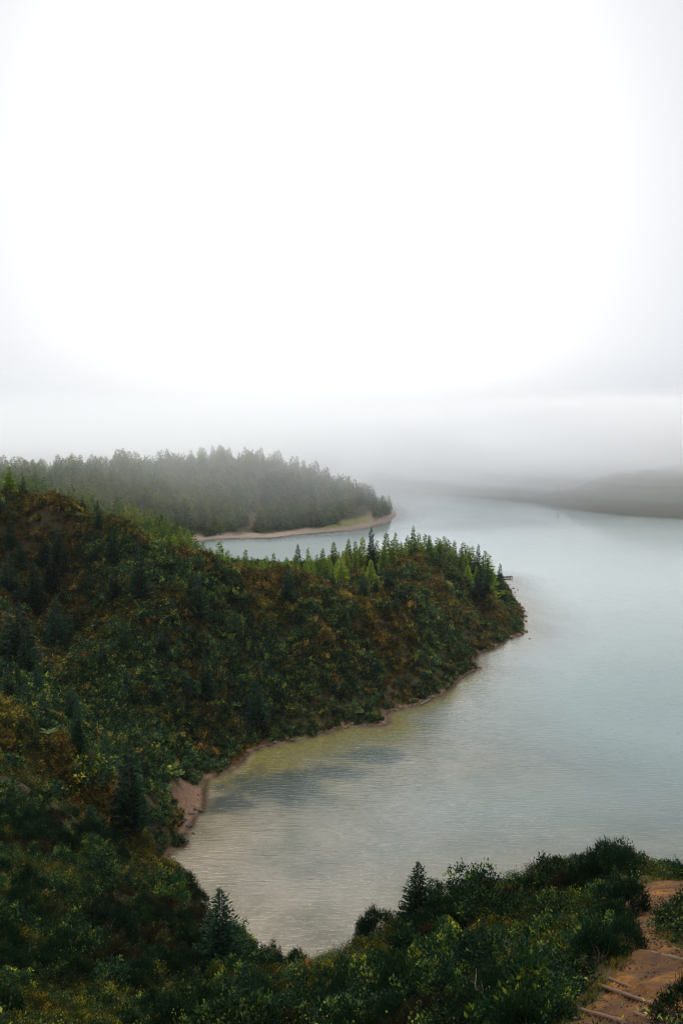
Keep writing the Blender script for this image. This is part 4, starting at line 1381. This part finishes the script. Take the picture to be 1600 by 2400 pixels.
# ---- flowers / stone in the thicket
P = cast([(775, 2342)])[0]
o = empty('blue_flower', P, 0, (1, 1, 1)); tag(o, 'tiny bright blue flower head in the dark thicket at the bottom', 'flower')
v, f = tube([(0, 0, -.2), (.02, 0, .3), (.02, .02, .62)], [.008, .007, .006], 5); link('stem', mesh_np('flower_stem', v, f, M['mid'], {'rnd': ('FACE', np.full(len(f), .4))}), o)
dirs = unit(RNG.normal(size=(70, 3))); dirs[:, 2] = np.abs(dirs[:, 2])
mb = flat('blue_petals', (.03, .25, .75), .5)
link('petals', leaves_mesh('petals', dirs * .055 + np.array([.02, .02, .64]), unit(dirs + RNG.normal(size=dirs.shape) * .5), .045, .04, mb, np.full(70, .5)), o)


def rock_mesh(name, mat, seed, sub=2):
    import bmesh
    bm = bmesh.new(); bmesh.ops.create_icosphere(bm, subdivisions=sub, radius=1)
    r = np.random.default_rng(seed)
    dirs = unit(r.normal(size=(7, 3))); amp = r.uniform(.12, .4, 7)
    for v in bm.verts:
        p = np.array(v.co)
        for q, a in zip(dirs, amp):
            s = p @ q - (1 - a)
            if s > 0: p = p - q * s * .85
        p *= 1 + r.normal() * .03
        v.co = p
    me = bpy.data.meshes.new(name); bm.to_mesh(me); bm.free()
    me.materials.append(mat)
    return me


RK = [rock_mesh('rock', M['rock'], k) for k in range(4)]
RB = [rock_mesh('rock', M['brownrock'], 10 + k) for k in range(4)]


def put_rock(u, v, px, label, group=None, brown=False, flat_=.7, name='rock'):
    d = ray(u, v)
    P = onwater(u, v)
    z = th(P[0], P[1])
    s = px / FPX * P[1] * .5
    o = link(name, random.choice(RB if brown else RK), None, (P[0], P[1], max(z, -.25 * s) + .1 * s))
    o.scale = (s * random.uniform(.9, 1.3), s * random.uniform(.8, 1.1), s * flat_ * random.uniform(.8, 1.1))
    o.rotation_euler = (random.uniform(-.2, .2), random.uniform(-.2, .2), random.uniform(0, 6.28))
    tag(o, label, 'rock', group)
    return o


put_rock(470, 1901, 15, 'largest black boulder at the lower end of the small sandy beach')
put_rock(464, 1866, 8, 'single dark stone lying in the middle of the small sandy beach')
put_rock(454, 1953, 11, 'lone dark boulder standing in the water below the small beach')
for a in [(457, 1900, 11), (443, 1911, 12), (430, 1916, 11), (453, 1909, 12), (447, 1935, 13), (440, 1938, 11), (436, 1926, 9)]:
    put_rock(*a, 'black boulder in the heap at the lower end of the small sandy beach', 'black boulders by the small beach')
put_rock(1240, 1497, 6, 'lone brown stone in the water off the point of the headland', None, True)
for a in [(1213, 1383, 5), (1206, 1388, 5), (1201, 1394, 4), (1207, 1397, 4), (1202, 1379, 7), (1205, 1403, 6), (1197, 1384, 5)]:
    put_rock(*a, 'small dark stone in the shallows beside the headland tip', 'small stones in the shallows at the tip')
for k in range(120):
    i = random.randrange(14, len(bay_px) - 3)
    f = random.random()
    u = bay_px[i][0] * (1 - f) + bay_px[i + 1][0] * f; v = bay_px[i][1] * (1 - f) + bay_px[i + 1][1] * f
    if v > 1800: continue
    put_rock(u + random.uniform(-5, 3), v + random.uniform(-5, 1), random.choice([3.5, 4.5, 6, 7.5, 11]), 'brown rock on the rocky waterline of the headland', 'brown rocks along the headland waterline', True)
for a in [(1228, 1432, 9), (1230, 1444, 10), (1231, 1456, 10), (1225, 1468, 9), (1232, 1480, 12), (1222, 1484, 10), (1212, 1489, 10), (1198, 1494, 11), (1222, 1424, 8)]:
    put_rock(*a, 'reddish brown rock at the outer point of the headland', 'reddish rocks at the point', True)
for (u, v), (u2, v2), lab in [((985, 1652), (1008, 1640), 'grey driftwood log lying at the waterline below the two people'), ((884, 1694), (908, 1700), 'driftwood log on the little spit beside the lime green fern'),
                              ((742, 1722), (762, 1712), 'driftwood log on the narrow sand below the middle of the slope')]:
    A = onwater(u, v); B = onwater(u2, v2); A[2] = max(th(A[0], A[1]), 0) + .1; B[2] = max(th(B[0], B[1]), 0) + .16
    vv, ff = tube([np.zeros(3), (B - A) * .5 + np.array([.05, .1, .06]), B - A], [.17, .14, .08], 7)
    tag(link('driftwood', mesh_np('driftwood', vv, ff, M['twig'], None, True), None, A), lab, 'log')
for P in cast([(500 + 8 * k + random.uniform(-6, 6), 1806 - 5.2 * k + random.uniform(-12, 2)) for k in range(9)]):
    if P[2] < .05: continue
    s = random.uniform(.5, .9)
    place_shrub('red' if random.random() < .3 else 'rust', P, s, 'low russet bush beside the sandy corner of the bay above the small beach', 'heath bush', 'russet bushes by the sandy corner', 'heath_bush')
P = cast([(985, 2150)])[0]
o = link('pale_stone', rock_mesh('pale_stone', M['pale'], 33), None, (P[0], P[1], P[2] + .9)); o.scale = (.16, .16, .2)
tag(o, 'small pale stone showing among the leaves under the foreground conifer', 'stone')

# stones on the path
PST = [(1535, 2265, 5), (1490, 2258, 8), (1509, 2258, 6), (1563, 2281, 6), (1500, 2300, 9), (1512, 2310, 7), (1440, 2329, 6), (1590, 2318, 8), (1430, 2356, 7), (1530, 2285, 5), (1555, 2300, 5), (1575, 2340, 6)]
for (u, v, px), P in zip(PST, cast([(a[0], a[1]) for a in PST])):
    s = px / FPX * P[1] * .5
    o = link('path_stone', random.choice(RB), None, (P[0], P[1], P[2] + .02 + .1 * s)); o.scale = (s * 1.2, s, s * .6)
    o.rotation_euler = (0, 0, random.uniform(0, 6.28))
    tag(o, 'small stone lying loose on the dirt path between the timber steps', 'stone', 'loose stones on the dirt path')
x = RNG.uniform(2, 30, 60000); y = RNG.uniform(11, 42, 60000)
pdv = path_d(x, y)
ok = pdv < .15
x, y = x[ok][:2600], y[ok][:2600]
h = terrain(x, y)
sc = RNG.lognormal(-4.1, .5, len(x))
scatter('gravel', [RB[0], RB[1]], np.stack([x, y, h + .03], 1), RNG.uniform(0, 3, (len(x), 3)), np.stack([sc, sc, sc * .7], 1), RNG.integers(0, 2, len(x)), 'loose gravel on the dirt path')

# ---- jetty at the tip of the headland
J0 = onwater(1176, 1356); J1 = onwater(1198, 1354)
jd = (J1 - J0)[:2]; jl = np.hypot(*jd); ja = math.atan2(jd[1], jd[0])
o = empty('jetty', (J0[0], J0[1], 0), ja); tag(o, 'small dark jetty sticking out into the lake behind the headland tip', 'jetty')


def box(x0, x1, y0, y1, z0, z1):
    v = [(x0, y0, z0), (x1, y0, z0), (x1, y1, z0), (x0, y1, z0), (x0, y0, z1), (x1, y0, z1), (x1, y1, z1), (x0, y1, z1)]
    return v, [(0, 3, 2, 1), (4, 5, 6, 7), (0, 1, 5, 4), (1, 2, 6, 5), (2, 3, 7, 6), (3, 0, 4, 7)]


plank_me = mesh_np('plank', *box(-.13, .13, -.9, .9, .72, .78), M['jetty'])
beam_me = mesh_np('beam', *box(-1.5, jl, -.08, .08, .40, .715), M['jetty'])
post_me = mesh_np('post', *box(-.1, .1, -.1, .1, -1.5, .395), M['jetty'])
k = 0
while -1.4 + k * .28 < jl:
    link('plank', plank_me, o, (-1.4 + k * .28, 0, 0)); k += 1
for s in (-.75, .75):
    link('beam', beam_me, o, (0, s, 0))
    for q in (.3, jl * .5, jl - .2):
        link('post', post_me, o, (q, s, 0))

# ---- two people at the water's edge
def person(loc, rz, jacket, trousers, label, bare=False, bend=0.0):
    skin = flat('skin', (.45, .28, .2)); jm = flat('jacket', jacket); tm = flat('trousers', trousers); hm = flat('hair', (.03, .022, .018)); sm = flat('shoes', (.35, .33, .32))
    o = empty('person', loc, rz); tag(o, label, 'person')
    # one skinned body
    vs = [(0, 0, .93), (0, .01, 1.12), (0, .0, 1.32), (0, .01, 1.46), (0, .03, 1.56), (0, .04, 1.66), (0, .03, 1.75),
          (.17, .0, 1.42), (.25, .02, 1.15), (.24, .14, .92), (.235, .19, .84), (-.17, .0, 1.42), (-.25, .02, 1.15), (-.22, .16, .93), (-.21, .21, .85),
          (.1, 0, .88), (.11, .05, .48), (.12, -.01, .09), (.12, .16, .03), (-.1, 0, .88), (-.13, .02, .48), (-.14, -.06, .09), (-.14, .11, .03)]
    es = [(0, 1), (1, 2), (2, 3), (3, 4), (4, 5), (5, 6), (3, 7), (7, 8), (8, 9), (9, 10), (3, 11), (11, 12), (12, 13), (13, 14),
          (0, 15), (15, 16), (16, 17), (17, 18), (0, 19), (19, 20), (20, 21), (21, 22)]
    rad = [.15, .14, .165, .11, .055, .10, .085, .075, .055, .042, .035, .075, .055, .042, .035, .10, .068, .045, .04, .10, .068, .045, .04]
    me = bpy.data.meshes.new('body'); me.from_pydata(vs, es, [])
    me.materials.append(skin)
    b = link('body', me, o)
    b.modifiers.new('skin', 'SKIN')
    for i, r in enumerate(rad):
        me.skin_vertices[0].data[i].radius = (r, r * .85); me.skin_vertices[0].data[i].use_root = (i == 0)
    sd = b.modifiers.new('sub', 'SUBSURF'); sd.levels = sd.render_levels = 1

    def cloth(name, rings, mat, sides=12):
        V = []; F = []
        for (cx_, cy_, z, rx, ry) in rings:
            for s in range(sides):
                q = 6.28318 * s / sides; V.append((cx_ + rx * math.cos(q), cy_ + ry * math.sin(q), z))
        for i in range(len(rings) - 1):
            for s in range(sides):
                s2 = (s + 1) % sides; F.append((i * sides + s, i * sides + s2, (i + 1) * sides + s2, (i + 1) * sides + s))
        return V, F
    parts = [cloth('j', [(0, 0, .84, .21, .17), (0, 0, 1.0, .20, .165), (0, 0, 1.2, .215, .17), (0, 0, 1.36, .225, .165), (0, .01, 1.46, .15, .12), (0, .02, 1.52, .075, .075)], jm)]
    for s in (1, -1):
        parts.append(tube([(s * .14, 0, 1.43), (s * .215, .005, 1.3), (s * .26, .02, 1.15), (s * .24, .13, .95)], [.085, .085, .075, .062], 10))
    v, f = join_vf(parts)
    link('jacket', mesh_np('jacket', v, f, jm, None, True), o)
    lg = []
    for s, ky, fy in ((1, .05, -.01), (-1, .02, -.06)):
        zb = .46 if bare else .1
        xb = s * (.12 if s > 0 else .13)
        lg.append(tube([(s * .095, 0, .93), (s * .105, ky * .5, .7), (s * .12, ky, .5)] + ([] if bare else [(xb, fy, zb)]), [.12, .105, .088] + ([] if bare else [.07]), 10))
    v, f = join_vf(lg)
    link('trousers', mesh_np('trousers', v, f, tm, None, True), o)
    v, f = cloth('h', [(0, .02, 1.62, .10, .11), (0, .015, 1.70, .112, .122), (0, .01, 1.77, .10, .11), (0, .01, 1.82, .055, .06), (0, .01, 1.835, .004, .004)], hm)
    vv = np.array(v); vv[:, 1] -= .02
    link('hair', mesh_np('hair', vv, f, hm, None, True), o)
    fc = []
    for s in (-.035, .035): fc.append(box(s - .014, s + .014, .118, .128, 1.675, 1.69))
    v, f = join_vf(fc); link('eyes', mesh_np('eyes', v, f, hm), o)
    v, f = join_vf([box(-.012, .012, .115, .142, 1.63, 1.668)]); link('nose', mesh_np('nose', v, f, skin), o)
    sh = []
    for s, yy in ((.12, .0), (-.14, -.05)): sh.append(box(s - .055, s + .055, yy - .09, yy + .2, 0, .1))
    v, f = join_vf(sh); link('shoes', mesh_np('shoes', v, f, sm), o)
    return o


PA = cast([(979, 1636)])[0]; PB = cast([(989, 1634)])[0]
person((PA[0], PA[1], PA[2]), 2.3, (.75, .26, .02), (.02, .025, .04), 'person in an orange jacket standing on the rocky shore of the headland')
person((PB[0], PB[1], PB[2]), 2.9, (.012, .03, .06), (.02, .025, .05), 'person in dark navy clothes with bare lower legs beside the orange jacket', True)

# ------------------------------------------------------------------ mist
hb = mesh_np('haze', *box(-2700, 2700, -2700, 2700, -12, 160), volume_mat('thin_mist', 0.00005, (.86, .94, 1.0), .5))
tag(link('haze', hb), 'thin even mist over the lake', None, None, 'stuff')


def fog_bank(x, y, z, rx, ry, rz, dens, label):
    # a bank thickening inwards: lumpy shells one inside the other
    import bmesh
    o = empty('fog_bank', (x, y, z)); tag(o, label, None, None, 'stuff')
    m = volume_mat('fog', dens / 3.9, (.97, .976, .985), .6)
    for k, q in enumerate((1.0, .88, .76, .64, .52)):
        bm = bmesh.new(); bmesh.ops.create_icosphere(bm, subdivisions=5, radius=1)
        co = np.array([v.co[:] for v in bm.verts])
        a1 = fbm(co[:, 0] * 2.2 + co[:, 2] * 1.3 + k * 5 + x, co[:, 1] * 2.2 - co[:, 2] * .9 + y, 4, 70 + k)
        f = q * (1 + .34 * a1)
        for v, ff in zip(bm.verts, f): v.co = (v.co.x * rx * ff, v.co.y * ry * ff, v.co.z * rz * ff)
        me = bpy.data.meshes.new('fog'); bm.to_mesh(me); bm.free()
        me.materials.append(m)
        tag(link('fog', me, o), None, None, None, 'stuff')
    return o


fog_bank(390, 960, 42, 640, 470, 70, .0050, 'thin fog over the far right-hand shore')
fog_bank(420, 880, 56, 480, 320, 50, .0130, 'fog lying on the right-hand hills')
fog_bank(150, 1190, 72, 440, 380, 62, .0026, 'fog hiding the hills behind the far shore')
fog_bank(-350, 1550, 66, 800, 560, 60, .0032, 'fog over the far end of the lake')
fog_bank(-210, 680, 52, 390, 265, 78, .0026, 'thin fog caught on the tree tops of the far headland')
